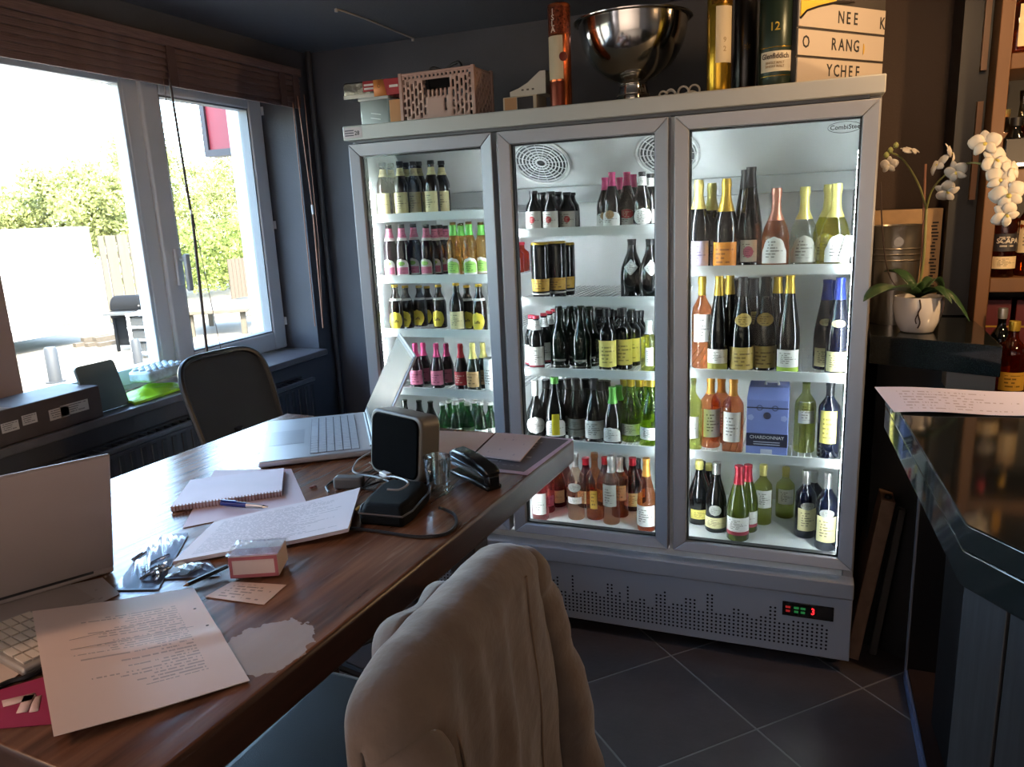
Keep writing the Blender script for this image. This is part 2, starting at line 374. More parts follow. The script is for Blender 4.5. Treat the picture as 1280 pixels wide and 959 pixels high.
yy0, yy1 = at(103, 505, x=-.72).y, at(152, 495, x=-.72).y
g = MB(); W_ = yy1-yy0
pts = []
for (cx_, cz_, a0) in ((W_/2-.016, .165, 0), (-W_/2+.016, .165, 90)):
    for k in range(5): a = radians(a0+k*22.5); pts.append((cx_+.016*cos(a), cz_+.016*sin(a)))
pts = [(W_/2+.006, 0)]+pts+[(-W_/2, 0)]
g.prism(pts, -.006, .006, 0, Matrix.Translation((0.02, (yy0+yy1)/2+.672, .002)) @ Euler((0, radians(-14), 0)).to_matrix().to_4x4() @ Matrix(((0, 0, 1, 0), (1, 0, 0, 0), (0, 1, 0, 0), (0, 0, 0, 1))))
g.build('board', mat('grey green plastic', '#5c6966', .45), bd, bevel=.002)
MB().box(-.07, .0, -.06, .06, 0, .005).build('stand_foot', mat('grey green plastic', ''), bd)
gb = thing('green_bag', 'flat bright green plastic bag lying on the sill under the tissue pack', 'bag', (-.76, -.40, .995))
def bagf(u, v):
    return ((u-.5)*.15+.01*sin(7*v), (v-.5)*.30, .012+.028*sin(pi*u)*sin(pi*v)+.006*sin(13*u+3)*cos(11*v))
g = MB(); g.grid(bagf, 14, 18, thick=.01); g.build('bag_body', mat('bright green plastic film', '#a6e02a', .3, trans=0), gb)
tp = thing('tissue_pack', 'clear plastic pack with pale blue print on the green bag on the sill', 'packet', (-.78, -.33, 1.052), .1)
g = MB(); g.box(-.055, .055, -.105, .105, 0, .045); g.build('pack', mat('pale blue packet', '#b7cbd2', .25, noise=.35, nscale=30), tp, bevel=.012, seg=3)
g = MB()
for i in range(3):
    for j in range(6): g.lathe([(.013, 0), (.012, .006), (.006, .010), (0, .011)], 8, 0, Matrix.Translation((-.034+.034*i, -.084+.0335*j, .044)))
g.build('blisters', mat('pale blue packet', ''), tp)

# ================================================================== OUTSIDE THE WINDOW
gr = struct(MB().box(-30, -1.11, -14, 26, -.25, -.05).build('ground', mat('pale paving', '#665f54', .9, noise=.15, nscale=2)))
leafm = mat('leaf translucent green', '#7f8f2c', .6, noise=.0)
def leaf_material(name, c1, c2):
    m = bpy.data.materials.new(name); m.use_nodes = True; n = m.node_tree; n.nodes.clear()
    out = n.nodes.new('ShaderNodeOutputMaterial'); d = n.nodes.new('ShaderNodeBsdfDiffuse'); t = n.nodes.new('ShaderNodeBsdfTranslucent'); mx = n.nodes.new('ShaderNodeMixShader')
    tc = n.nodes.new('ShaderNodeTexCoord'); no = n.nodes.new('ShaderNodeTexNoise'); no.inputs['Scale'].default_value = 2.2; r = n.nodes.new('ShaderNodeValToRGB')
    r.color_ramp.elements[0].position = .35; r.color_ramp.elements[1].position = .65; r.color_ramp.elements[0].color = hx(c1); r.color_ramp.elements[1].color = hx(c2)
    n.links.new(tc.outputs['Object'], no.inputs['Vector']); n.links.new(no.outputs[0], r.inputs[0])
    n.links.new(r.outputs[0], d.inputs[0]); n.links.new(r.outputs[0], t.inputs[0]); mx.inputs[0].default_value = .45
    n.links.new(d.outputs[0], mx.inputs[1]); n.links.new(t.outputs[0], mx.inputs[2]); n.links.new(mx.outputs[0], out.inputs[0]); return m
lm1 = leaf_material('yellow green leaves', '#585c34', '#989a66'); lm2 = leaf_material('mid green leaves', '#485228', '#858c50')
bark = mat('bark', '#4a3c2c', .9, noise=.3, nscale=8)
def tree(name, label, cat, cx, cy, rx, ry, z0, z1, n, lm, ls=.055, boxy=False, group=None):
    t = thing(name, label, cat, (cx, cy, -.05), group=group)
    rnd = random.Random(int(cx*100+cy*37)); m = MB(); cl = []
    for k in range(40):
        while True:
            p = Vector((rnd.uniform(-1, 1), rnd.uniform(-1, 1), rnd.uniform(-1, 1)))
            if p.length < 1: break
        cl.append(p)
    for k in range(n):
        if boxy: p = Vector((rnd.uniform(-1, 1), rnd.uniform(-1, 1), rnd.uniform(-1, 1)))
        else:
            c = rnd.choice(cl); p = c*.8+Vector((rnd.gauss(0, .13), rnd.gauss(0, .13), rnd.gauss(0, .13)))
        c = Vector((p.x*rx, p.y*ry, (z0+z1)/2+p.z*(z1-z0)/2))
        a = Vector((rnd.gauss(0, 1), rnd.gauss(0, 1), rnd.gauss(0, 1))).normalized(); b = a.orthogonal().normalized()
        s_ = ls*rnd.uniform(.6, 1.3); m.add([c-a*s_, c+b*s_*.5, c+a*s_, c-b*s_*.5], [(0, 1, 2, 3)])
    stuff(m.build('foliage', lm, t))
    tr = MB(); tr.tube([(0, 0, 0), (.03, .02, z0*.6+.2), (0, .05, (z0+z1)/2)], [.13, .1, .05], 9); tr.build('trunk', bark, t)
    return t
def tree_px(name, label, cat, X, p0, p1, ptop, pbot, *a, **k):
    A = at(p0, (ptop+pbot)/2, x=X); B = at(p1, (ptop+pbot)/2, x=X); T = at((p0+p1)/2, ptop, x=X); Bo = at((p0+p1)/2, pbot, x=X)
    return tree(name, label, cat, X, (A.y+B.y)/2, 1.4, abs(B.y-A.y)/2, max(Bo.z, .2), T.z, *a, **k)
tree_px('garden_tree', 'yellow green leafy tree at the far left behind the white trailer', 'tree', -15, -150, 62, 212, 330, 12000, lm1)
tree_px('garden_tree', 'yellow green leafy tree rising above the middle of the white trailer', 'tree', -14, 20, 160, 188, 330, 12000, lm1)
tree_px('garden_tree', 'tallest yellow green tree behind the window mullion', 'tree', -15.5, 110, 250, 150, 340, 12000, lm1)
tree_px('garden_tree', 'leafy green tree below the red sign behind the hedge', 'tree', -17, 215, 360, 180, 300, 11000, lm1)
tree_px('hedge', 'clipped tall green hedge seen through the right window sash', 'hedge', -12.5, 195, 390, 272, 398, 15000, lm2, ls=.06, boxy=True)
# white trailer
tw = mat('white trailer panel', '#e9e7e2', .5)
A0 = at(135, 425, z=-.05); tx = A0.x
tr_ = thing('trailer', 'large plain white box trailer outside the left window pane', 'trailer', (tx-1.1, A0.y-2.6, -.05))
MB().box(-1.1, 1.1, -2.6, 2.6, .35, 1.78).build('box_body', tw, tr_, bevel=.03)
for k in range(9): MB().box(1.1, 1.115, -2.5+k*.6, -2.46+k*.6, .4, 1.74).build('panel_rib', tw, tr_)
MB().box(-1.0, 1.02, -2.5, 2.5, .22, .36).build('chassis', mat('light grey chassis', '#b0aeaa', .6), tr_)
for yy in (-.5, .5):
    MB().cyl((.85, yy, .28), (1.08, yy, .28), .28, 20).build('wheel', mat('grey rubber', '#55534f', .8), tr_)
# wooden fences, board by board
palew = mat('bleached fence wood', '#40382c', .8, noise=.3, nscale=6, stretch=(1, 1, .1))
fnc = thing('wooden_fence', 'pale vertical board fence behind the barbecue', 'fence', (-10.2, at(170, 370, x=-10.2).y, -.05))
bm_ = MB().box(-.012, .012, -.055, .055, .05, 1.62).mesh('board', palew)
fy0 = at(137, 370, x=-10.2).y-fnc.location.y
for k in range(13): link('board', bm_, fnc, loc=(.02*(k % 2), fy0+k*.128, 0))
MB().box(-.05, -.015, fy0, fy0+1.6, .4, .48).box(-.05, -.015, fy0, fy0+1.6, 1.2, 1.28).build('rail', palew, fnc)
f2 = thing('wooden_fence', 'brown board fence at the right end of the hedge', 'fence', (-10.6, at(303, 375, x=-10.6).y, -.05))
b2 = MB().box(-.012, .012, -.055, .055, .05, .95).mesh('board', mat('brown fence wood', '#3a2e22', .8))
for k in range(6): link('board', b2, f2, loc=(0, -.28+k*.12, 0))
MB().box(-.05, -.015, -.32, .40, .4, .46).build('rail', mat('brown fence wood', ''), f2)
# barbecue
G0 = at(172, 436, z=-.05)
bq = thing('barbecue', 'black kettle lid gas barbecue on a cart in the yard', 'barbecue', (G0.x, G0.y, -.05), radians(20)); bq.scale = (.86, .86, .86)
bk = mat('black barbecue enamel', '#0b0b0c', .75, spec=.08)
hood = [(-.22, 0), (-.22, .06)]+[(-.22*cos(radians(a)), .06+.17*sin(radians(a))) for a in range(15, 180, 15)]+[(.22, .06), (.22, 0)]
MB().prism(hood, -.27, .27, 0, Matrix.Translation((0, .05, .68)) @ Euler((pi/2, 0, pi/2)).to_matrix().to_4x4()).build('hood', bk, bq, bevel=.01)
MB().box(.225, .25, -.2, .3, .74, .76).build('hood_handle', steel, bq)
MB().box(-.24, .24, -.24, .34, .56, .68).build('firebox', bk, bq, bevel=.01)
MB().box(-.2, .2, -.55, -.24, .64, .67).build('side_shelf', mat('grey shelf', '#2c2c2b', .5), bq)
MB().box(-.2, .2, -.2, .3, .1, .56).build('cabinet', bk, bq)
for a in (-1, 1):
    for b in (-.22, .32): MB().box(a*.2-.02, a*.2+.02, b-.02, b+.02, 0, .56).build('leg', bk, bq)
rk = thing('yard_rack', 'white wire rack with dark trays standing right of the barbecue', 'rack', (*at(190, 446, z=-.05).xy, -.05), radians(20))
for a in (-.16, .16):
    for b in (-.16, .16): MB().box(a-.015, a+.015, b-.015, b+.015, 0, .62).build('post', white_pvc, rk)
for k in range(4):
    MB().box(-.18, .18, -.18, .18, .08+.17*k, .10+.17*k).build('shelf', white_pvc, rk)
    if k < 3: MB().box(-.14, .14, -.14, .14, .11+.17*k, .21+.17*k).build('tray', mat('dark tray', '#161615', .7), rk)
W0 = at(140, 428, z=-.05)
rnd = random.Random(3)
for k in range(5):
    o = MB().box(-.05, .05, -.5, .5, 0, .06).build('timber', mat('weathered timber', '#382f24', .8, noise=.2), loc=(W0.x+.16*(k % 3)-.1, W0.y+.05*k, -.05+.062*(k//3)), rot=(0, 0, radians(-12+4*(k % 3))))
    tag(o, ['weathered timber beam on the ground, farthest from barbecue', 'weathered timber beam on the ground, middle one', 'weathered timber beam on the ground, nearest barbecue', 'weathered timber beam lying on top of the farthest beam', 'weathered timber beam lying on top of the middle beam'][k], 'timber', 'timber beams stacked by the barbecue')
for (px, py, w_, lb) in ((70, 478, 13, 'grey steel bollard left of the grey green board seen through window'), (175, 466, 10, 'short grey steel bollard just left of the window mullion')):
    b0 = at(px, py, z=-.05); d = (b0-CAM).length; r = w_/2/FPX*d; h = 38*d/FPX
    t = thing('bollard', lb, 'bollard', b0)
    MB().lathe([(r, 0), (r, h-.03), (r*.8, h), (0, h+.01)], 14).build('post', mat('grey bollard', '#1a1a1c', .6), t); MB().lathe([(r*1.5, 0), (r*1.5, .02)], 14).build('base_plate', mat('grey bollard', ''), t)
gt = at(285, 412, z=-.05)
t = thing('garden_table', 'low pale garden table in the sun beyond the right sash', 'table', gt, radians(30))
MB().box(-.5, .5, -.8, .8, .36, .42).build('table_top', palew, t, bevel=.01)
for a in (-.4, .4):
    for b in (-.65, .65): MB().box(a-.04, a+.04, b-.04, b+.04, 0, .36).build('leg', palew, t)
for k, (dx, dy) in enumerate(((.9, -.35), (.95, .25))):
    o = thing('plant_tub', ['dark round tub in front of the pale garden table', 'dark round tub at the right end of the pale garden table'][k], 'tub', (gt.x+dx*1.15, gt.y+dy*1.0, -.05))
    MB().lathe([(.12, 0), (.17, .28), (.18, .3), (.16, .3), (.14, .25), (0, .25)], 16).build('tub', mat('dark tub', '#1c1815', .8), o)
    m = MB()
    for q in range(120):
        c = Vector((rnd.gauss(0, .08), rnd.gauss(0, .08), .3+abs(rnd.gauss(0, .06)))); a = Vector((rnd.gauss(0, 1), rnd.gauss(0, 1), rnd.gauss(0, 1))).normalized(); b = a.orthogonal()
        m.add([c-a*.03, c+b*.015, c+a*.03, c-b*.015], [(0, 1, 2, 3)])
    stuff(m.build('foliage', lm2, o))
# red projecting sign on the facade
sy = .83; s0 = at(259, 160, y=sy).x; s1 = -1.13; zb, zt = at(263, 197, y=sy).z, 2.75
t = thing('wall_sign', 'red sign with dark frame projecting from the facade outside the window', 'sign', (s1, sy, zb))
MB().box(s0-s1+.02, -.04, -.03, .03, .03, zt-zb-.03).build('sign_face', mat('red sign face', '#7c1826', .5), t)
m = MB(); L_ = s0-s1
for (a, b, c, d) in ((L_, 0, 0, .035), (L_, 0, zt-zb-.035, zt-zb), (L_, L_+.03, .035, zt-zb-.035), (-.045, 0, .035, zt-zb-.035)): m.box(a, b, -.045, .045, c, d)
m.build('sign_frame', mat('dark sign frame', '#2c2227', .5), t)
MB().box(0, .02, -.03, .03, .1, .2).build('bracket', mat('dark sign frame', ''), t)
# ================================================================== THE GLASS DOOR REFRIGERATOR
FI = Matrix.Translation((-.94, -.36, 0))
fr = thing('display_refrigerator', 'tall grey three door glass display refrigerator full of bottles', 'refrigerator', (.94, .36, 0))
grey_paint = mat('grey fridge enamel', '#8a8c92', .42, .15)
fr_white = mat('white fridge lining', '#cfd3d2', .4)
MB().box(0, .035, .052, .71, .05, 1.945, 0, FI).build('side_panel', grey_paint, fr, bevel=.003)
MB().box(1.845, 1.88, .052, .71, .05, 1.945, 0, FI).build('side_panel', grey_paint, fr, bevel=.003)
MB().box(.035, 1.845, .66, .71, .05, 1.945, 0, FI).build('back_panel', fr_white, fr)
MB().box(.0355, .0385, .06, .66, .38, 1.94, 0, FI).build('side_lining', fr_white, fr)
MB().box(1.8415, 1.8445, .06, .66, .38, 1.94, 0, FI).build('side_lining', fr_white, fr)
MB().box(-.004, 1.885, -.004, .71, 1.946, 2.0, 0, FI).build('header', mat('pale grey header', '#a9aaa6', .4, .1), fr, bevel=.004)
MB().box(.036, 1.844, .01, .66, 1.935, 1.9455, 0, FI).build('hinge_rail', mat('dark hinge rail', '#4c4d50', .5), fr)
MB().box(.036, 1.844, .055, .66, .30, .380, 0, FI).build('inner_floor', fr_white, fr, bevel=.003)
MB().box(.001, 1.879, .03, .70, .09, .30, 0, FI).build('compressor_housing', black_plastic, fr)
MB().box(-.002, 1.882, -.010, .052, .292, .352, 0, FI).build('lower_rail', grey_paint, fr, bevel=.004)
kp = MB().box(0, 1.88, -.002, .03, .052, .289, 0, FI).build('kick_panel', grey_paint, fr, bevel=.003)
# perforations of the kick panel in a ragged skyline
hs = MB(); rnd = random.Random(11); h_ = 7; cols = int((1.825-.06)/.0158)
for i in range(cols):
    if i % 2 == 0 or rnd.random() < .4: h_ = rnd.choice([5, 6, 6, 7, 8, 9, 10, 11])
    x = .065+i*.0158
    hh = min(h_, 7) if x > 1.63 else h_
    for j in range(hh):
        z = .088+j*.0148; hs.lathe([(.0045, 0)], 6, 0, FI @ Matrix.Translation((x, -.0024, z)) @ Matrix.Rotation(pi/2, 4, 'X'), cap0=False)
for i in range(0, len(hs.v), 6): hs.f.append(tuple(range(i, i+6))); hs.m.append(0)
stuff(hs.build('perforations', mat('black perforation', '#08080a', .8), kp))
dp = MB().box(1.653, 1.823, -.0045, .0, .198, .253, 0, FI).build('control_display', mat('black display glass', '#0a0a0c', .1), fr, bevel=.002)
red_led = mat('red lit digit', '#200000', .5, emit='#ff1a20', es=1.5); grn_led = mat('green lit key', '#0c3018', .5, emit='#1f7a3c', es=.22)
dim_red = mat('dim red key', '#400a0a', .5, emit='#8a1a1a', es=.35)
link('digit', textmesh('3', .034, red_led, sx=.8), dp, loc=FI @ Vector((1.755, -.0052, .226)))
for k, x in enumerate((1.672, 1.700, 1.722)):
    MB().box(x-.008, x+.008, -.0055, -.004, .229, .237, 0, FI).box(x-.007, x+.007, -.0055, -.004, .214, .222, 0, FI).build('key', dim_red if k == 0 else grn_led, dp)
for x in (.06, 1.82):
    for y in (.09, .64): MB().cyl(FI @ Vector((x, y, 0)), FI @ Vector((x, y, .09)), .03, 14).build('castor', black_plastic, fr)
# upper evaporator cover with two fans
ev = MB(); s_ = [(.28, 1.935), (.50, 1.745), (.52, 1.745), (.52, 1.935)]
ev.prism(s_, .0385, 1.8415, 0, FI @ Matrix(((0, 0, 1, 0), (1, 0, 0, 0), (0, 1, 0, 0), (0, 0, 0, 1))))
evo = ev.build('evaporator_cover', fr_white, fr)
MB().box(.04, 1.84, .492, .515, 1.675, 1.744, 0, FI).build('drip_rail', mat('pale grey drip rail', '#a9adad', .4), fr, bevel=.003)
nrm = Vector((0, -.19, -.22)).normalized(); tilt = Vector((0, .22, -.19)).normalized()
fm = mat('white fan grille', '#c9cccb', .45); fd = mat('dark fan opening', '#5d6062', .7)
for fx in (.668, 1.175):
    c = Vector((fx, .385, 1.8443))+nrm*.003
    R_ = Matrix(((1, 0, 0), (0, tilt.y, tilt.z), (0, 0, 0))).to_4x4()
    FM = FI @ Matrix(((1, tilt.x, nrm.x, c.x), (0, tilt.y, nrm.y, c.y), (0, tilt.z, nrm.z, c.z), (0, 0, 0, 1)))
    fo = MB(); fo.lathe([(.0, 0), (.108, 0)], 32, 0, FM).build('fan_opening', fd, evo)
    g = MB()
    def ring(r, rr, z=.006): g.tube([FM @ Vector((r*cos(2*pi*k/36), r*sin(2*pi*k/36), z)) for k in range(36)], rr, 5, closed=True)
    for r, rr in ((.118, .007), (.104, .003), (.090, .003), (.076, .003), (.062, .003), (.048, .003), (.034, .003), (.02, .004)): ring(r, rr)
    for k in range(16): a = 2*pi*k/16; g.tube([FM @ Vector((.02*cos(a), .02*sin(a), .006)), FM @ Vector((.118*cos(a), .118*sin(a), .006))], .002, 4)
    g.build('fan_grille', fm, fr)
# dividers and LED strips
led = mat('LED diode', '#ffffff', .5, emit='#f2f6ff', es=80); chan = mat('LED channel', '#c7cacb', .4)
for x in (.622, 1.254): MB().box(x-.012, x+.012, .053, .075, .38, 1.935, 0, FI).build('divider', fr_white, fr)
for k, (x, dx) in enumerate(((.048, .006), (.6085, -.003), (.6355, .003), (1.2405, -.003), (1.2675, .003), (1.832, -.006))):
    ch = MB().box(x-.006, x+.006, .056, .068, .44, 1.80, 0, FI).build('light_strip', chan, fr)
    g = MB()
    for i in range(88): z = .45+i*.0153; g.box(x+dx-.0035, x+dx+.0035, .0675, .0705, z, z+.008, 0, FI)
    g.build('diodes', led, ch)
# shelves
wire_m = mat('white coated wire', '#c9cccd', .4); rail_m = mat('white price rail', '#d6dad8', .4)
SH = {1: [1.665, 1.42, 1.20, .952, .70], 2: [1.587, 1.331, 1.055, .765], 3: [1.437, 1.07, .765]}
DX = {1: (.045, .607), 2: (.640, 1.238), 3: (1.272, 1.836)}
for d in SH:
    x0, x1 = DX[d]; rl = MB().box(-(x1-x0)/2, (x1-x0)/2, -.004, .004, -.033, 0).box(-(x1-x0)/2, (x1-x0)/2, -.006, .004, -.004, .0).mesh('price_rail', rail_m)
    m = MB(); n = int((x1-x0)/.0215)
    for i in range(n+1):
        x = -(x1-x0)/2+(x1-x0)*i/n; m.box(x-.0018, x+.0018, .0, .53, -.0165, -.013)
    for y in (.01, .18, .36, .528): m.box(-(x1-x0)/2, (x1-x0)/2, y-.0025, y+.0025, -.021, -.0165)
    wm = m.mesh('wire_deck', wire_m)
    for z in SH[d]:
        o = link('shelf', rl, fr, loc=FI @ Vector(((x0+x1)/2, .092, z))); stuff(link('wire_deck', wm, o))
# doors
dglass = glassmat('door glass', '#eef3f1', .016, 0.0)
frame_m = mat('satin grey door frame', '#94969b', .36, .25)
for d, (x0, x1) in {1: (.012, .612), 2: (.634, 1.244), 3: (1.264, 1.873)}.items():
    z0, z1, fw = .396, 1.932, .046; m = MB()
    def fr_bar(a, b, c, e):   # mitred bar from outer edge a-b to inner edge
        m.add([(a[0], 0, a[1]), (b[0], 0, b[1]), (c[0], .006, c[1]), (e[0], .006, e[1]), (a[0], .05, a[1]), (b[0], .05, b[1]), (c[0], .05, c[1]), (e[0], .05, e[1])],
              [(0, 1, 2, 3), (7, 6, 5, 4), (0, 4, 5, 1), (2, 6, 7, 3), (1, 5, 6, 2), (0, 3, 7, 4)], 0, FI)
    O = [(x0, z0), (x1, z0), (x1, z1), (x0, z1)]; I = [(x0+fw, z0+fw-.008), (x1-fw, z0+fw-.008), (x1-fw, z1-fw), (x0+fw, z1-fw)]
    for k in range(4): fr_bar(O[k], O[(k+1) % 4], I[(k+1) % 4], I[k])
    dr = m.build('door', frame_m, fr, ang=20, bevel=.003)
    MB().box(x0+fw-.005, x1-fw+.005, .018, .023, z0+fw-.013, z1-fw+.005, 0, FI).build('glass_pane', dglass, dr)
    g = MB(); a, b, c, e = x0+fw-.001, x1-fw+.001, z0+fw-.009, z1-fw+.001
    for q in ((a, a+.006, c, e), (b-.006, b, c, e), (a, b, c, c+.006), (a, b, e-.006, e)): g.box(q[0], q[1], .024, .049, q[2], q[3], 0, FI)
    g.build('gasket', mat('dark door gasket', '#26282b', .6), dr)
    if d == 3:
        lo = link('logo', textmesh('CombiSteel', .019, black_ink, sx=1.0), dr, loc=FI @ Vector((1.782, .0172, 1.858)))
        g = MB(); g.tube([FI @ Vector((1.778+.047*cos(2*pi*k/32), .0172, 1.858+.0165*sin(2*pi*k/32))) for k in range(32)], .0009, 4, closed=True); g.build('logo_ring', black_ink, dr)
# inventory sticker on the header
MB().box(.0, .082, -.0048, -.004, 1.955, 1.993, 0, FI).build('sticker', printmat('inventory sticker', '#b9aeb0', rows=3, words=16, margin=.05), fr)
link('lettering', textmesh('28', .022, black_ink), fr, loc=FI @ Vector((.060, -.0052, 1.971)))
for k in range(3): MB().box(.006, .046, -.0053, -.0046, 1.962+.009*k, 1.966+.009*k, 0, FI).build('print_line', mat('grey ink', '#4a4650', .6), fr)

# ================================================================== BOTTLES
PROF = {
 'beer': [(.9,0),(1,.02),(1,.55),(.95,.62),(.62,.74),(.42,.82),(.40,.93),(.47,.935),(.47,.955),(.44,.96),(.44,1)],
 'stubby': [(.9,0),(1,.02),(1,.54),(.88,.66),(.55,.78),(.45,.86),(.45,.92),(.5,.93),(.5,.99),(.45,1)],
 'bord': [(.92,0),(1,.015),(1,.60),(.93,.665),(.66,.72),(.40,.775),(.36,.82),(.36,.92),(.40,.925),(.40,.96),(.37,1)],
 'burg': [(.92,0),(1,.015),(1,.42),(.92,.52),(.66,.66),(.44,.77),(.37,.85),(.35,.95),(.38,.96),(.38,1)],
 'als': [(.92,0),(1,.012),(1,.34),(.94,.45),(.72,.62),(.5,.77),(.38,.9),(.35,.96),(.38,.97),(.38,1)],
 'champ': [(.9,0),(1,.02),(1,.42),(.94,.51),(.68,.65),(.45,.755),(.36,.83),(.36,.9),(.41,.93),(.37,.97),(.33,1)],
 'spark': [(.85,0),(1,.03),(1,.3),(.97,.4),(.83,.51),(.55,.62),(.36,.70),(.31,.8),(.31,.88),(.36,.92),(.36,.95),(.33,1)],
 'bocks': [(.8,0),(1,.1),(1,.33),(.86,.46),(.5,.6),(.3,.7),(.27,.8),(.27,.94),(.3,.95),(.3,1)],
 'sleeve': [(.84,0),(.9,.02),(1,.3),(1,.9),(.99,.97),(.9,1)],
}
dk = mat('near black bottle glass', '#07090a', .06, spec=.6); brn = mat('dark brown bottle glass', '#150a05', .06, spec=.6)
dgr = mat('dark green bottle glass', '#06120b', .06, spec=.6); blu = mat('dark blue bottle glass', '#080c1e', .06, spec=.6); plum = mat('dark plum bottle glass', '#1a0612', .06, spec=.6)
dgr2 = glassmat('green tinted bottle glass', '#2f6a3c', .05, .03, .12, '#2d6b35')
rose = glassmat('rose wine glass', '#ecb48e', .05, .02, .10, '#e0a07a'); pink = glassmat('pink rose wine glass', '#df9a9c', .05, .02, .14, '#cf8a8e')
redr = glassmat('red rose wine glass', '#9c2436', .05, .02, .2, '#9a1f30'); pale = glassmat('pale rose clear glass', '#efdccb', .05, .02, .06, '#e8c6ae')
wht = glassmat('white wine glass', '#dfe2a0', .05, .02, .18, '#d9da8a'); gwh = glassmat('green white wine glass', '#b6cc62', .05, .02, .18, '#9fb848')
yel = glassmat('yellow sparkling glass', '#e8e07a', .05, .02, .2, '#e0d562'); clr = glassmat('clear bottle glass', '#e4e8df', .05, .02, .08)
amb = glassmat('amber cider glass', '#ecd09a', .05, .02, .25, '#d8b468'); org = glassmat('orange aperitif glass', '#e06a34', .05, .02, .35, '#e05a22'); grb = glassmat('green beer glass', '#5f9a62', .05, .02, .12, '#4f8f55')
foil = lambda n, c, m=.6, r=.32: mat(n, c, r, m)
gold = foil('gold foil', '#c9a63e'); pgold = foil('pale gold foil', '#d8cc78', .4); silver = foil('silver foil', '#b9b9b5', .8); redf = foil('red foil', '#b01f34', .3); pinkf = foil('pink foil', '#b5386c', .3)
copf = foil('rose gold foil', '#c48672', .6); bluef = foil('blue foil', '#2b3a8c', .3); greenf = foil('green foil', '#5da845', .2); blackf = foil('black capsule', '#15161a', .0, .4); orangef = foil('orange capsule', '#c98a38', .3); whitef = foil('white capsule', '#d5d6d0', .0, .4)
def lb(n, c, ink='#4a4238', rows=9, fill=.55): return printmat('label '+n, c, ink, rows=rows, fill=fill, words=9, margin=.16, rough=.5)
L_cream = lb('cream', '#d8cd9a'); L_yel = lb('yellow', '#d6c23c', rows=1, fill=.0); L_white = lb('white', '#d9d8d2'); L_lav = lb('lavender', '#c9bfd6', '#6a5a80'); L_or = lb('orange', '#d98a26', '#6a3a10', 6); L_tan = lb('tan', '#b39a52', '#5a4418', 6)
L_pk = lb('pink', '#c06a86', '#601c34', 6); L_gr = lb('green', '#8fc25a', '#2c5a1c', 6); L_red = lb('red', '#b8323c', '#f0d0c0', 6); L_pyel = lb('pale yellow', '#cfc163', '#5a5220', 7); L_grey = lb('grey', '#9a9a92', rows=8); L_go = lb('gold', '#c79a3a', '#3a2408', 5)
L_ol = mat('olive band', '#8c8a3a', .5); L_lime = mat('lime band', '#9ab83c', .5); L_dr = mat('dark red band', '#8c2436', .5); L_sun = mat('sunny yellow band', '#e0d030', .5); L_kraft = lb('kraft', '#a8865a', '#4a2f16', 5)
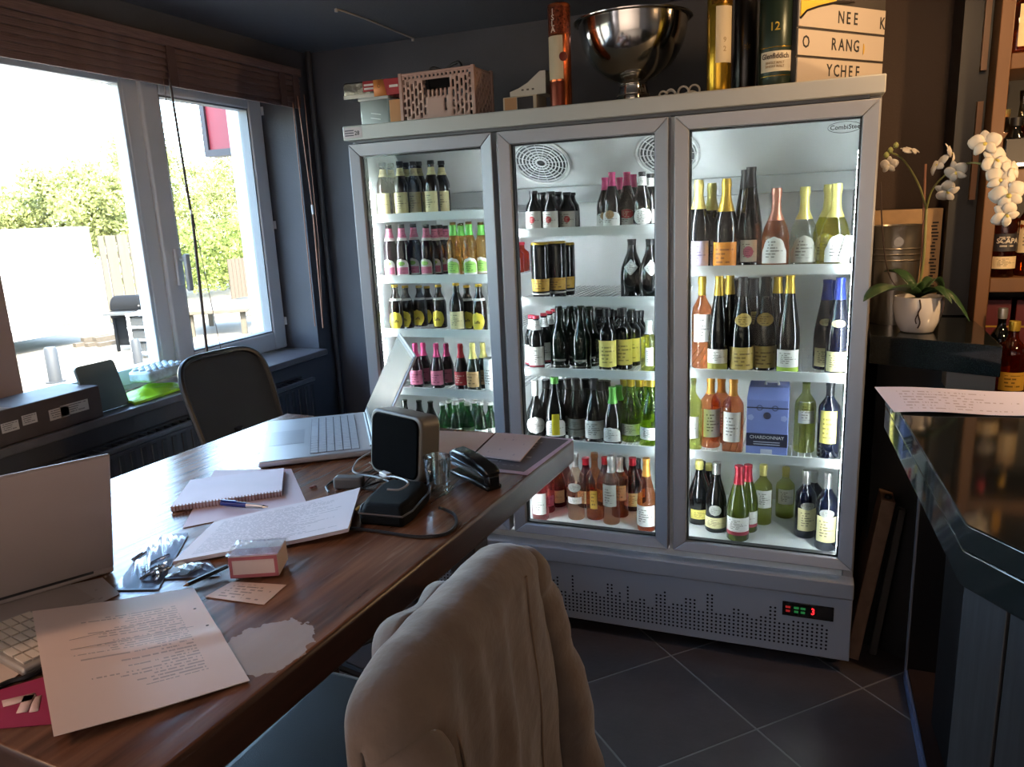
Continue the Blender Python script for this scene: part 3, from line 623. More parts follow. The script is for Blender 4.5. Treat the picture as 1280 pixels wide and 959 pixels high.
# kind: (profile, radius, glass, (cap material, from), [(z0, z1, material, half angle, shape)], description)
K = {
 'abbey': ('beer', .0295, brn, (blackf, .925), [(.06, .44, L_cream, 1.2, 'rect'), (.74, .88, L_cream, 2.0, 'rect')], 'brown beer bottle with cream labels'),
 'berry': ('beer', .0285, plum, (clr, .97), [(.05, .36, L_white, 1.1, 'arch'), (.07, .20, L_pk, .98, 'rect'), (.23, .31, L_gr, .55, 'oval'), (.75, .93, L_pk, 2.4, 'rect'), (.70, .75, L_white, 2.4, 'rect')], 'berry cider bottle with pink neck'),
 'apple': ('beer', .0285, amb, (clr, .97), [(.05, .36, L_white, 1.1, 'arch'), (.08, .30, L_gr, .95, 'arch'), (.76, .95, greenf, 2.6, 'rect')], 'apple cider bottle with green neck'),
 'blond': ('beer', .030, brn, (gold, .95), [(.04, .42, L_yel, 1.0, 'egg'), (.66, .71, L_white, 1.6, 'rect')], 'brown beer bottle with yellow oval label'),
 'darkgold': ('beer', .030, dk, (gold, .95), [(.06, .42, L_cream, 1.2, 'rect')], 'dark bottle with cream gold label'),
 'lambic': ('champ', .029, plum, (pinkf, .70), [(.08, .40, L_pk, 1.2, 'rect')], 'small dark bottle with pink foil'),
 'redlambic': ('champ', .029, plum, (redf, .70), [(.10, .40, L_red, 1.2, 'rect')], 'small dark bottle with red foil'),
 'goldlambic': ('champ', .029, dgr, (pgold, .68), [(.10, .42, L_kraft, 1.2, 'rect')], 'small dark bottle with gold foil'),
 'whitecan': ('sleeve', .026, mat('white can', '#cfd0cf', .35), (silver, .97), [(.1, .8, L_white, 1.3, 'rect')], 'slim white can'),
 'clearneck': ('burg', .033, mat('smoky dark glass', '#131413', .05), (clr, .95), [(.30, .40, L_white, 2.2, 'rect')], 'smoky dark bottle with white band'),
 'greenbeer': ('beer', .0285, grb, (whitef, .945), [(.08, .45, L_white, 1.2, 'rect')], 'green beer bottle with white cap'),
 'trappist': ('stubby', .031, dk, (blackf, .93), [(.08, .50, L_white, 1.25, 'rect'), (.20, .38, L_red, .35, 'oval')], 'stubby dark beer bottle with white label'),
 'rasp': ('burg', .033, dk, (pinkf, .76), [(.06, .32, L_white, 1.2, 'arch'), (.18, .33, L_kraft, .5, 'oval')], 'dark fruit beer bottle with pink foil'),
 'rasp2': ('burg', .033, dk, (pinkf, .76), [(.05, .34, L_white, 1.2, 'arch'), (.17, .34, L_red, .8, 'oval')], 'dark fruit beer bottle with red badge'),
 'wcap': ('burg', .034, dk, (blackf, .93), [(.05, .36, L_white, 1.1, 'oval'), (.76, .92, L_white, 2.4, 'rect')], 'dark bottle with white oval label'),
 'orange': ('bord', .030, org, (redf, .90), [(.08, .5, L_white, .5, 'rect')], 'bright orange aperitif bottle'),
 'sleeve': ('sleeve', .036, dk, (gold, .965), [(.14, .36, L_go, 1.2, 'rect'), (.08, .11, L_white, 1.3, 'rect')], 'dark straight bottle with gold label'),
 'tagged': ('burg', .043, dk, (blackf, .9), [(.40, .66, L_white, .7, 'diamond')], 'dark bottle with diamond neck label'),
 'redcap': ('beer', .0305, dk, (redf, .95), [(.06, .43, L_white, 1.3, 'rect'), (.04, .08, L_dr, 1.3, 'rect'), (.74, .92, L_white, 2.6, 'rect')], 'dark bottle with red cap and white label'),
 'gtall': ('champ', .038, dgr, (dgr2, .92), [(.14, .17, L_grey, .7, 'rect'), (.06, .065, L_grey, 1.2, 'rect')], 'tall dark green bottle without paper label'),
 'ylab': ('bord', .034, dk, (blackf, .86), [(.08, .50, L_pyel, 1.2, 'rect')], 'dark wine bottle with yellow label'),
 'halfwhite': ('bord', .030, wht, (whitef, .75), [(.15, .5, L_white, .5, 'rect')], 'small white wine bottle with white cap'),
 'round': ('bocks', .045, mat('smoky dark glass', ''), (whitef, .74), [(.10, .40, L_white, .9, 'oval')], 'round bellied bottle with white neck'),
 'greencap': ('burg', .040, dk, (greenf, .9), [(.08, .36, L_white, 1.2, 'arch'), (.10, .44, L_sun, .38, 'rect')], 'dark bottle with yellow and white label'),
 'dwhite': ('als', .037, dk, (blackf, .82), [(.19, .36, L_grey, 1.2, 'rect'), (.07, .18, L_grey, 1.2, 'rect')], 'dark slender bottle with grey double label'),
 'dwy': ('burg', .041, dk, (blackf, .84), [(.07, .36, L_white, 1.2, 'rect')], 'dark bottle with white label'),
 'smallgreen': ('burg', .036, dk, (greenf, .72), [(.06, .32, L_white, 1.2, 'arch')], 'small dark bottle with green neck foil'),
 'gsec': ('burg', .045, gwh, (gold, .88), [(.12, .30, L_white, 1.1, 'rect')], 'pale green wine bottle with gold neck'),
 'rosewl': ('bord', .036, pink, (whitef, .85), [(.1, .42, L_white, .9, 'rect')], 'pink rose bottle with white label'),
 'roseplain': ('bord', .036, pink, (pinkf, .82), [(.12, .30, L_pk, 1.1, 'rect')], 'pink rose bottle with pink label'),
 'redrose': ('burg', .041, redr, (redf, .86), [(.10, .36, L_cream, 1.2, 'rect')], 'red rose bottle with cream label'),
 'palepink': ('bord', .036, pale, (silver, .80), [(.44, .58, L_grey, .8, 'oval'), (.26, .36, L_white, .9, 'rect')], 'clear pale rose bottle with round badge'),
 'rosedk': ('bord', .038, rose, (clr, .9), [(.18, .46, L_go, .4, 'rect')], 'orange rose bottle with gold label'),
 'palegrey': ('bord', .035, pale, (silver, .76), [(.28, .60, L_grey, .9, 'rect')], 'clear pale rose bottle with grey label'),
 'roseplain2': ('bord', .036, rose, (silver, .76), [(.3, .55, L_kraft, .8, 'rect')], 'orange rose bottle with kraft label'),
 'birdrose': ('burg', .037, rose, (orangef, .76), [(.08, .37, L_white, 1.2, 'rect')], 'orange rose bottle with white bird label'),
 'champlav': ('champ', .042, dk, (pgold, .68), [(.02, .32, L_lav, 1.1, 'rect')], 'champagne bottle with lavender label'),
 'champor': ('champ', .042, dk, (gold, .64), [(.02, .30, L_or, 1.2, 'rect')], 'champagne bottle with orange label'),
 'tallblack': ('als', .042, dk, (blackf, .80), [(.06, .28, L_white, .7, 'rect'), (.10, .22, L_pk, .4, 'oval')], 'tall black bottle with small square label'),
 'sprose': ('spark', .046, rose, (copf, .60), [(.06, .40, L_white, 1.0, 'shield')], 'rose sparkling bottle with white shield label'),
 'spclear': ('spark', .046, clr, (pgold, .60), [(.06, .40, L_grey, 1.0, 'shield')], 'clear sparkling bottle with grey shield label'),
 'spyel': ('spark', .046, yel, (pgold, .60), [(.06, .40, L_white, 1.0, 'shield')], 'yellow sparkling bottle with white shield label'),
 'rosegold': ('bord', .036, rose, (gold, .80), [(.30, .60, L_white, .9, 'rect')], 'rose bottle with gold neck'),
 'alsw': ('als', .038, dk, (gold, .80), [(.09, .24, L_white, 1.1, 'rect'), (.02, .09, L_ol, 1.1, 'rect')], 'dark slender bottle with white olive label'),
 'bow': ('als', .041, dk, (blackf, .80), [(.03, .27, L_tan, 1.35, 'rect'), (.49, .63, L_tan, 1.0, 'bow')], 'dark bottle with tan label and bow badge'),
 'alsg': ('als', .039, dk, (gold, .82), [(.07, .25, L_white, 1.1, 'rect'), (.02, .07, L_lime, 1.1, 'rect')], 'dark slender bottle with white green label'),
 'bluecap': ('als', .039, blu, (bluef, .78), [(.04, .25, L_cream, 1.0, 'rect'), (.50, .58, L_cream, .7, 'oval')], 'dark bottle with blue neck foil'),
 'wwine': ('bord', .037, wht, (clr, .9), [(.18, .48, L_white, .9, 'rect')], 'white wine bottle with white label'),
 'rosew': ('bord', .038, rose, (orangef, .76), [(.16, .56, L_white, .9, 'rect')], 'rose wine bottle with orange capsule'),
 'gwine': ('bord', .037, wht, (gwh, .9), [(.40, .68, L_grey, .8, 'rect')], 'pale green wine bottle'),
 'dyel': ('bord', .037, blu, (blackf, .8), [(.20, .62, L_pyel, .8, 'rect')], 'dark bottle with tall yellow label'),
 'drosy': ('burg', .04, redr, (blackf, .8), [(.15, .35, L_or, 1.2, 'rect')], 'dark rose bottle with orange label'),
 'dcava': ('champ', .042, dk, (pgold, .86), [(.10, .25, L_pyel, 1.0, 'rect')], 'dark bottle with low yellow label'),
 'silvcap': ('burg', .041, dk, (silver, .84), [(.07, .23, L_cream, 1.3, 'rect'), (.26, .42, L_grey, .6, 'oval')], 'dark bottle with silver capsule'),
 'redgreen': ('burg', .042, mat('olive bottle glass', '#3f4a12', .06), (redf, .76), [(.13, .33, L_white, 1.25, 'rect'), (.09, .14, L_dr, 1.25, 'rect')], 'green bottle with red capsule'),
 'ww2': ('bord', .037, wht, (pgold, .82), [(.30, .60, L_white, .9, 'rect')], 'white wine bottle with square label'),
 'blueround': ('bord', .038, blu, (silver, .80), [(.12, .46, L_cream, 1.0, 'rect'), (.44, .56, L_grey, .7, 'oval')], 'dark wine bottle with round badge'),
}
BM = {}
def prof_r(pr, t):
    for (r0, z0), (r1, z1) in zip(pr, pr[1:]):
        if z0 <= t <= z1: return r0+(r1-r0)*(t-z0)/max(z1-z0, 1e-6)
    return pr[-1][0]
def shp(s, t):
    q = 2*t-1
    if s == 'oval': return sqrt(max(1-q*q, 0))
    if s == 'egg': return sqrt(max(1-q*q, 0))**.8*(1 if t < .6 else .97) if t > .02 else .55
    if s == 'arch': return 1 if t < .55 else sqrt(max(1-((t-.55)/.45)**2, 0))
    if s == 'diamond': return 1-abs(q)*.92
    if s == 'shield': return 1 if t < .5 else (.93 if t < .6 else sqrt(max(1-((t-.55)/.45)**2, 0))*.8)
    if s == 'bow': return .25+.75*(1-abs(q)) if False else (1-abs(q)**2*.75)
    return 1
def bottle_meshes(kind, H):
    key = (kind, round(H, 3))
    if key in BM: return BM[key]
    pn, R, gm, cap, labs, desc = K[kind]; pr = PROF[pn]; out = []
    capz = cap[1]
    body = [(0, 0)]+[(r*R, z*H) for r, z in pr]
    out.append(('glass', MB().lathe(body, 20, 0, None, False, True).mesh('glass', gm, 50), None))
    cp = [(prof_r(pr, capz)*R+.0007, capz*H)]+[(r*R+.0008, z*H) for r, z in pr if z > capz+.004]; cp[-1] = (cp[-1][0], H+.0006)
    nm = 'cap' if capz > .9 else 'foil' if 'foil' in cap[0].name else 'capsule'
    out.append((nm, MB().lathe(cp, 16, 0, None, False, True).mesh(nm, cap[0], 45), None))
    for i, (z0, z1, lm, ang, sh) in enumerate(labs):
        g = MB(); off = .0007+.0004*i; nr = 2 if sh == 'rect' else 10
        def f(u, v, z0=z0, z1=z1, ang=ang, sh=sh, off=off):
            t = z0+(z1-z0)*v; r = prof_r(pr, t)*R+off; a = -pi/2+(u-.5)*2*ang*shp(sh, v); return (r*cos(a), r*sin(a), t*H)
        g.grid(f, 12, nr); nm = 'neck_label' if z0 > .6 else 'label'
        out.append((nm, g.mesh(nm, lm, 60), None))
        if kind == 'blond' and i == 0: out.append(('lettering', textmesh('Leffe', .017, mat('brown ink', '#3a2410', .5), bend=R+.0018, sx=.8), (0, 0, H*.21)))
    BM[key] = out; return out
def put_bottle(kind, H, x, y, z, rz, label, group=None):
    t = thing('wine_bottle' if K[kind][0] not in ('beer', 'stubby') else 'beer_bottle', label, 'bottle', (x, y, z), rz, group)
    if kind == 'whitecan': t.name = 'drink_can'; t['category'] = 'can'
    last = None
    for nm, me, loc in bottle_meshes(kind, H):
        o = link(nm, me, last if nm == 'lettering' else t, loc=loc)
        if nm != 'lettering': last = o
    return t
# rows: (px, top px or None, kind, row or base-py)   rows are distances behind the front rail
ROWS = [
 (1, 0, 248, 'top shelf', [(478,203,'abbey',0),(487,205,'abbey',1),(502.5,202,'abbey',0),(510,203,'abbey',1),(519,201,'abbey',.1),(526,202,'abbey',1.1),(541,201,'abbey',0),(554,201,'abbey',.3)]),
 (1, 1, 325, 'second shelf', [(489,281,'berry',0),(504.5,280,'berry',0),(519.5,280,'berry',0),(535,280,'berry',.4),(545,281,'berry',.9),(552,281,'berry',1.4),(559,282,'berry',1.9),(568.5,277,'apple',0),(588,277,'apple',0),(603,277,'apple',.2),(578,279,'apple',1.1),(651,304,'orange',1.4),(657,304,'orange',2.4),(664,306,'orange',3.4)]),
 (1, 2, 395, 'third shelf', [(496,356,'blond',0),(509,357,'blond',.8),(526,357,'blond',1.3),(536,357,'blond',2.1),(550,356,'blond',1.3),(572,354,'darkgold',0),(585,356,'blond',.7),(600,355,'blond',0)]),
 (1, 3, 465, 'fourth shelf', [(521,429,'lambic',.3),(531,429,'lambic',1.1),(547,429,'lambic',.4),(559.5,429,'lambic',.9),(577,429,'redlambic',.4),(592,428,'goldlambic',0),(605,428,'goldlambic',0),(613,447,'whitecan',0)]),
 (1, 4, 535, 'fifth shelf', [(508,500,'clearneck',0),(526,500,'clearneck',.3),(540,502,'clearneck',1.1),(555,502,'greenbeer',0),(571,502,'greenbeer',0),(586,503,'greenbeer',0),(602,503,'greenbeer',0),(563,500,'greenbeer',1.1),(579,500,'greenbeer',1.1),(595,501,'greenbeer',1.1),(614,503,'greenbeer',.3)]),
 (2, 0, 265, 'top shelf', [(667.5,239,'trappist',0),(689,239,'trappist',0),(709,240,'trappist',.7),(678,240,'trappist',1.2),(698,240,'trappist',1.8),(715,241,'trappist',1.9),(757,221,'rasp',.6),(765.5,216,'rasp',0),(775,221,'rasp',1.2),(784,215,'rasp2',0),(792,217,'rasp',1.3),(803,214,'wcap',0),(813,217,'wcap',1)]),
 (2, 1, 345, 'second shelf', [(676,302,'sleeve',0),(697,302,'sleeve',.3),(708,303,'sleeve',1.4),(790,298,'tagged',.1),(813,298,'tagged',0)]),
 (2, 2, 435, 'third shelf', [(657,393,'redcap',.5),(671,394,'redcap',0),(681,391,'redcap',1.1),(688,388,'redcap',1.9),(694,386,'redcap',2.7),(700,382,'gtall',.2),(727,382,'gtall',.1),(714,382,'gtall',1.2),(738,382,'gtall',1.2),(759.5,385,'ylab',0),(779.5,385,'ylab',0),(790,387,'ylab',1),(796,388,'ylab',2),(801,389,'ylab',3),(708,384,'gtall',2.3),(722,384,'gtall',2.6),(736,384,'gtall',2.4),(750,386,'ylab',1.4),(749,384,'gtall',2.8),(764,386,'ylab',2.2),(776,386,'ylab',2.4),(788,388,'ylab',3.4),(730,384,'gtall',3.8),(756,385,'gtall',3.8),(772,388,'ylab',3.8),(811,401,'halfwhite',0)]),
 (2, 3, 525, 'fourth shelf', [(670,475,'round',.1),(694.5,471,'greencap',0),(721,473,'dwhite',.1),(743.5,474,'dwy',0),(766,483,'smallgreen',0),(774,481,'smallgreen',1.1),(789,472,'gsec',0),(814,472,'gsec',0),(800,474,'gsec',1.1),(711,473,'dwhite',1.3),(733,474,'dwy',1.3),(752,475,'dwhite',1.3),(684,474,'dwy',1.4),(702,474,'dwhite',2.4),(722,475,'dwhite',2.5),(742,475,'dwhite',2.6),(760,476,'dwhite',2.6),(781,474,'gsec',2.4),(805,475,'gsec',2.6),(680,476,'dwy',2.8)]),
 (2, 9, 620, 'floor', [(666,565,'rosewl',651),(680,566,'roseplain',642),(697,571,'redrose',643),(720,566,'palepink',651),(744,566,'rosedk',651),(764,570,'palegrey',657),(775,570,'roseplain2',648),(791,572,'redrose',640),(808,573,'birdrose',666),(733,572,'redrose',636),(757,572,'redrose',634),(778,572,'drosy',632),(797,574,'drosy',634),(708,574,'redrose',632)]),
 (3, 0, 305, 'top shelf', [(873,225,'champlav',0),(889,228,'champlav',1),(907,223,'champor',0),(937,209,'tallblack',0),(930,213,'tallblack',1.1),(969,236,'sprose',0),(1004,234,'spclear',.4),(1043,229,'spyel',.1),(1033,231,'spyel',1.3)]),
 (3, 1, 430, 'second shelf', [(877,346,'rosegold',.3),(898,344,'alsw',0),(911,344,'alsw',1.1),(927,346,'bow',0),(955,346,'bow',0),(985,343,'alsg',0),(1047,347,'bluecap',0),(1031,350,'bluecap',1.3),(941,347,'bow',1.2),(970,346,'alsg',1.4),(918,348,'tallblack',2.3),(938,348,'bow',2.6),(957,348,'bow',2.6),(976,347,'tallblack',2.8),(902,348,'alsw',2.6),(1040,350,'bluecap',2.6)]),
 (3, 2, 530, 'third shelf', [(863,471,'wwine',0),(888,470,'rosew',.1),(901,470,'rosew',1.2),(916,470,'rosew',0),(1006,470,'gwine',1.0),(1036,470,'dyel',.3)]),
 (3, 9, 630, 'floor', [(858,575,'drosy',655),(873,575,'dcava',657),(895,578,'silvcap',667),(923,581,'redgreen',678),(934,580,'redgreen',667),(953,580,'ww2',657),(981,584,'ww2',649),(1007,588,'blueround',674),(1034,590,'blueround',690),(885,580,'dcava',648),(905,582,'dcava',644),(866,580,'dcava',646),(1016,588,'blueround',660)]),
]
DN = {1: 'left door', 2: 'middle door', 3: 'right door'}
for d, si, py, sname, items in ROWS:
    zd = .3802 if si == 9 else SH[d][si]-.0128; placed = []; rows = []
    for px, pt, kind, row in items:
        R = K[kind][1]
        y0 = at(px, row, z=zd).y+R if si == 9 else .105+R+.004+row*.066
        rows.append([y0, px, pt, kind, R])
    rows.sort(key=lambda r: r[0])
    for r in rows:
        y, px, pt, kind, R = r
        for _ in range(60):
            x = at(px, py, y=y).x; ok = True
            x = max(DX[d][0]+R, min(x, DX[d][1]-R)) if d != 2 or kind != 'x' else x
            for (X, Y, RR) in placed:
                D = R+RR+.0012
                if (X-x)**2+(Y-y)**2 < D*D-1e-9: y += .006; ok = False; break
            if ok: break
        if y > .655-R: continue
        H = at(px, pt, y=y).z-zd
        nxt = [z for z in SH[d] if z > zd+.1]
        lim = (min(nxt)-.036-zd) if nxt else .5
        H = max(.12, min(H, lim)); H = round(H/.005)*.005-.001
        if H > lim: H = lim
        placed.append((x, y, R)); r += [x, y, H]
    cnt = {}
    for r in sorted([r for r in rows if len(r) == 8], key=lambda r: r[1]):
        cnt.setdefault(r[3], []).append(r)
    for kind, L in cnt.items():
        for i, r in enumerate(L):
            o_ = '' if len(L) == 1 else f', {ORD[i]} from left'
            where = f'{sname} behind {DN[d]}' if si != 9 else f'refrigerator floor behind {DN[d]}'
            g = None if len(L) == 1 else f'{K[kind][5]} on the {sname} behind the {DN[d]}'
            put_bottle(kind, r[7], r[5], r[6], zd, random.uniform(-.22, .22)+.12, f'{K[kind][5]}{o_}, {where}', g)
# wine box on the third shelf behind the right door
zd = SH[3][2]-.0128; yb = .115; xa, xb = at(933, 530, y=yb).x, at(985, 530, y=yb).x; hb = at(960, 500, y=yb).z-zd
wb = thing('wine_box', 'blue bag in box wine carton with black band on third shelf', 'box', ((xa+xb)/2, yb+.09, zd))
blue_c = mat('periwinkle blue carton', '#7f8fd0', .45); navy = mat('navy carton print', '#141a38', .45); W2 = (xb-xa)/2
MB().box(-W2, W2, -.09, .10, 0, hb).build('carton', blue_c, wb, bevel=.002)
MB().add([(-W2, -.09, hb), (W2, -.09, hb), (W2*.96, -.045, hb+.035), (-W2*.96, -.045, hb+.035), (-W2, .10, hb), (W2, .10, hb), (W2*.96, .06, hb+.035), (-W2*.96, .06, hb+.035)],
         [(0, 1, 2, 3), (3, 2, 6, 7), (5, 4, 7, 6), (1, 5, 6, 2), (4, 0, 3, 7)]).build('gable_top', blue_c, wb)
MB().tube([(-.012, -.0, hb+.035), (-.01, 0, hb+.048), (.03, 0, hb+.048), (.032, 0, hb+.035)], .006, 8).build('carry_handle', white_pvc, wb)
def fb(x0, x1, z0, z1, m, n='print_band', y=-.0906): return MB().box(x0, x1, y, y+.0004, z0, z1).build(n, m, wb)
fb(-W2, W2, hb*.17, hb*.40, navy); fb(-W2, W2, hb*.845, hb*.865, navy); fb(-.02, .02, .002, hb*.12, printmat('barcode', '#c9cbd8', rows=1, words=60, margin=.06))
link('lettering', textmesh('CHARDONNAY', .0165, white_pvc), wb, loc=(0, -.0914, hb*.33))
for k in range(2): MB().box(-.045, .045, -.0912, -.0906, hb*(.24-.04*k), hb*(.255-.04*k)).build('print_line', mat('pale print', '#b9bfd8', .5), wb)
for x in (-.026, .026): MB().tube([(x+.009*cos(2*pi*k/20), -.0908, hb*.855+.009*sin(2*pi*k/20)) for k in range(20)], .0013, 5, closed=True).build('print_ring', navy, wb)
MB().lathe([(0, 0), (.013, 0), (.013, .0008), (0, .0009)], 20, 0, Matrix.Translation((0, -.0906, hb*.72)) @ Matrix.Rotation(pi/2, 4, 'X')).build('emblem', navy, wb)
for x in (-W2*.8, W2*.8): MB().lathe([(0, 0), (.012, 0), (.006, .0006), (0, .0007)], 5, 0, Matrix.Translation((x, -.0906, hb*.68)) @ Matrix.Rotation(pi/2, 4, 'X')).build('leaf_print', mat('pale blue print', '#a3b1e2', .5), wb)
# price card clipped at the right end of the top shelf behind the right door
xc = at(1055, 300, y=.10).x
cdp = thing('price_card', 'small white price card leaning at the right end of the top shelf', 'card', (min(xc, 1.815), .112, SH[3][0]+.0005))
MB().box(-.016, .016, -.001, .001, 0, .09, 0, Matrix.Rotation(radians(14), 4, 'Y')).build('card', printmat('price card print', '#dedfd8', rows=6, words=8), cdp)
# ================================================================== ON TOP OF THE REFRIGERATOR
TZ = 2.0005
def span(p0, p1, py, y): return at(p0, py, y=y).x, at(p1, py, y=y).x
def hz(px, py, y): return at(px, py, y=y).z
# clear tub and cartons at the left end
y = .12; x0, x1 = span(450, 486, 138, y); zt = hz(468, 121, y)
t = thing('plastic_tub', 'clear frosted plastic tub at the left end on top of the refrigerator', 'tub', ((x0+x1)/2, y+.06, TZ)); hw = (x1-x0)/2
frost = glassmat('frosted plastic', '#d8dedd', .08, .25, .55, '#c8d0d0')
MB().box(-hw, hw, -.06, .06, 0, zt-TZ-.006).build('tub_body', frost, t, bevel=.006)
MB().box(-hw-.004, hw+.004, -.064, .064, zt-TZ-.012, zt-TZ).build('lid', mat('cloudy lid', '#b9bdbb', .3), t, bevel=.003)
for k in range(2): MB().box(-.025, .02, -.0608, -.0604, .05-.018*k, .053-.018*k, 0, Matrix.Rotation(.18, 4, 'Y')).build('tape_strip', white_pvc, t)
xo0, xo1 = span(487, 504.5, 138, y); zo = hz(495, 124, y)
t = thing('small_carton', 'small orange tan carton between the clear tub and the folding crate', 'box', ((xo0+xo1)/2, y+.05, TZ)); hw = (xo1-xo0)/2
MB().box(-hw, hw, -.05, .06, 0, zo-TZ).build('carton', mat('orange tan card', '#c08a58', .6), t, bevel=.002)
MB().box(hw*.1, hw*.8, -.0506, -.0502, .01, .016).build('print_line', mat('brown print', '#6b4426', .6), t)
zb_ = max(zt, zo)+.0005
xa, xb = span(429, 468, 114, y); zz = hz(450, 102, y)
t = thing('wrapped_packet', 'foil wrapped packet with red end lying across the clear tub', 'packet', ((xa+xb)/2, y+.05, zb_), .05); hw = (xb-xa)/2
g = MB(); g.box(-hw, hw, -.05, .05, 0, zz-zb_); g.build('packet_body', mat('foil wrap', '#8f8a80', .25, .7, bump=.6, bscale=25), t, bevel=.008, seg=3)
MB().box(hw*.25, hw*1.005, -.0506, -.05, (zz-zb_)*.35, (zz-zb_)*.98).build('red_print', mat('red print', '#a3202a', .4), t)
for k in range(2): MB().box(hw*.32, hw*.9, -.0514, -.0507, (zz-zb_)*(.68-.22*k), (zz-zb_)*(.80-.22*k)).build('print_line', mat('white print', '#dcd6d0', .5), t)
MB().box(-hw, hw, -.0512, -.0502, 0, (zz-zb_)*.22).build('bright_edge', mat('pale foil edge', '#d5d3cc', .3, .3), t)
xc, xd = span(467, 503, 110, y); zr = hz(485, 98, y); 
t = thing('tea_box', 'red and orange printed box lying on the small tan carton', 'box', ((xc+xd)/2, y+.05, zb_)); hw = (xd-xc)/2
MB().box(-hw, hw, -.05, .05, 0, zr-zb_).build('carton', mat('deep red card', '#a01c26', .45), t, bevel=.002)
MB().add([(-hw, -.0506, .0), (-hw*.1, -.0506, .0), (-hw*.3, -.0506, (zr-zb_)), (-hw, -.0506, zr-zb_)], [(0, 1, 2, 3)]).build('orange_print', mat('orange print', '#d98a4a', .45), t, solid=.0006)
MB().box(hw*.1, hw*.7, -.0508, -.0502, (zr-zb_)*.45, (zr-zb_)*.6).build('print_line', mat('white print', ''), t)
g = MB(); g.tube([(-hw*.62+.006*cos(2*pi*k/16), -.0506, (zr-zb_)*.62+.006*sin(2*pi*k/16)) for k in range(16)], .0012, 4, closed=True); g.build('print_ring', mat('brown print', ''), t)
# folding crate with slotted sides
y = .10; cx0, cx1 = span(502, 594, 118, y); zt = hz(550, 88, y); cw = cx1-cx0; chh = zt-TZ; cdp_ = .16
t = thing('folding_crate', 'dusty pink slotted folding crate on top of the refrigerator', 'crate', ((cx0+cx1)/2, y+cdp_/2, TZ), -.03)
crm = mat('dusty pink crate plastic', '#b8978a', .5)
def slotted(nx, ny, w_, h_, hole):
    g = MB(); dx = w_/nx; dz = h_/ny; vs = [(-w_/2+dx*i, 0, dz*j) for j in range(ny+1) for i in range(nx+1)]
    fs = [(j*(nx+1)+i, j*(nx+1)+i+1, (j+1)*(nx+1)+i+1, (j+1)*(nx+1)+i) for j in range(ny) for i in range(nx) if not hole(i, j, nx, ny)]
    return g.add(vs, fs)
def hole1(i, j, nx, ny):
    if i in (0, nx-1) or j in (0, ny-1): return False
    if j == ny-2: return i % 2 == 0
    if i in (1, nx-2): return j % 3 != 0
    if i in (2, nx-3) or j in (1, ny-3): return False
    if nx*.34 < i < nx*.66:
        if j >= ny*.62: return j < ny*.85
        if j >= ny*.5: return i % 2 == 0
        return i == int(nx*.62) and ny*.15 < j < ny*.42
    return i % 2 == 1 and ((j+(i//2)*2) % 4) != 0
pan = slotted(35, 20, cw, chh, hole1)
for nm, yy in (('front_panel', -cdp_/2), ('rear_panel', cdp_/2-.004)):
    link(nm, pan.mesh(nm, crm), t, loc=(0, yy, 0), solid=.005)
sp = slotted(20, 20, cdp_, chh, lambda i, j, nx, ny: 0 < i < nx-1 and 0 < j < ny-1 and i % 2 == 1 and (j+i) % 4 != 0).mesh('side_panel', crm)
for xx in (-cw/2, cw/2): link('side_panel', sp, t, loc=(xx, 0, 0), rot=(0, 0, pi/2), solid=.005)
MB().box(-cw/2, cw/2, -cdp_/2, cdp_/2, 0, .006).build('crate_floor', crm, t)
for xx in (-cw/2, cw/2):
    for yy in (-cdp_/2, cdp_/2): MB().box(xx-.007, xx+.007, yy-.007, yy+.007, 0, chh+.006).build('corner_post', crm, t, bevel=.002)
for s_ in (-1, 1): MB().box(-cw/2, cw/2, s_*cdp_/2-.005, s_*cdp_/2+.005, chh-.004, chh+.004).build('rim', crm, t, bevel=.002)
ct = thing('cable_bundle', 'black cable and strap coiled in the pink folding crate', 'cable', ((cx0+cx1)/2, y+.1, TZ+.008))
g = MB(); g.tube(smoothpath([(-.09, 0, .0), (-.08, 0, chh+.01), (-.02, .01, chh+.012), (.03, .0, chh+.03), (.06, .0, chh+.012), (.08, .02, .01), (0, .05, .01), (-.07, .03, .02), (-.03, -.03, .03), (.05, -.02, .05)]), .006, 7); g.build('cable', black_plastic, ct)
MB().box(-.10, .05, .0, .06, chh-.05, chh+.008).build('strap', mat('black strap', '#17171a', .8), ct, bevel=.004)
# two cartons left of the copper tube
y = .12; a0, a1 = span(629, 672, 127, y); zt1 = hz(650, 120, y)
t = thing('flat_box', 'flat tan box with window lying left of the copper tube', 'box', ((a0+a1)/2, y+.05, TZ), -.05); hw = (a1-a0)/2; kraft = mat('pale kraft card', '#b3a48c', .6)
MB().box(-hw, hw, -.05, .05, 0, zt1-TZ).build('carton', kraft, t, bevel=.002)
MB().box(-.01, hw*.8, -.0506, -.0502, .008, zt1-TZ-.004).build('window', mat('dark card window', '#2b2522', .2), t)
MB().box(-hw*.9, -.012, -.0506, -.0502, .007, zt1-TZ-.003).build('orange_print', mat('tan print', '#a8784a', .5), t)
a0, a1 = span(637, 682, 105, y); z1_, z2_ = hz(660, 105, y), hz(680, 88, y)
t = thing('display_carton', 'white wedge shaped open carton standing on the flat tan box', 'box', ((a0+a1)/2, y+.05, zt1+.0005)); hw = (a1-a0)/2; b_ = zt1
pl = [(-hw, 0), (hw, 0), (hw, z2_-b_), (hw*.7, z2_-b_), (0, (z1_-b_)*1.1), (-hw*.5, z1_-b_-.012), (-hw, z1_-b_-.022)]
for yy in (-.05, .046): MB().prism(pl, yy, yy+.003, 0, Matrix(((1, 0, 0, 0), (0, 0, 1, 0), (0, 1, 0, 0), (0, 0, 0, 1)))).build('carton_side', mat('off white card', '#bdb6a8', .6), t)
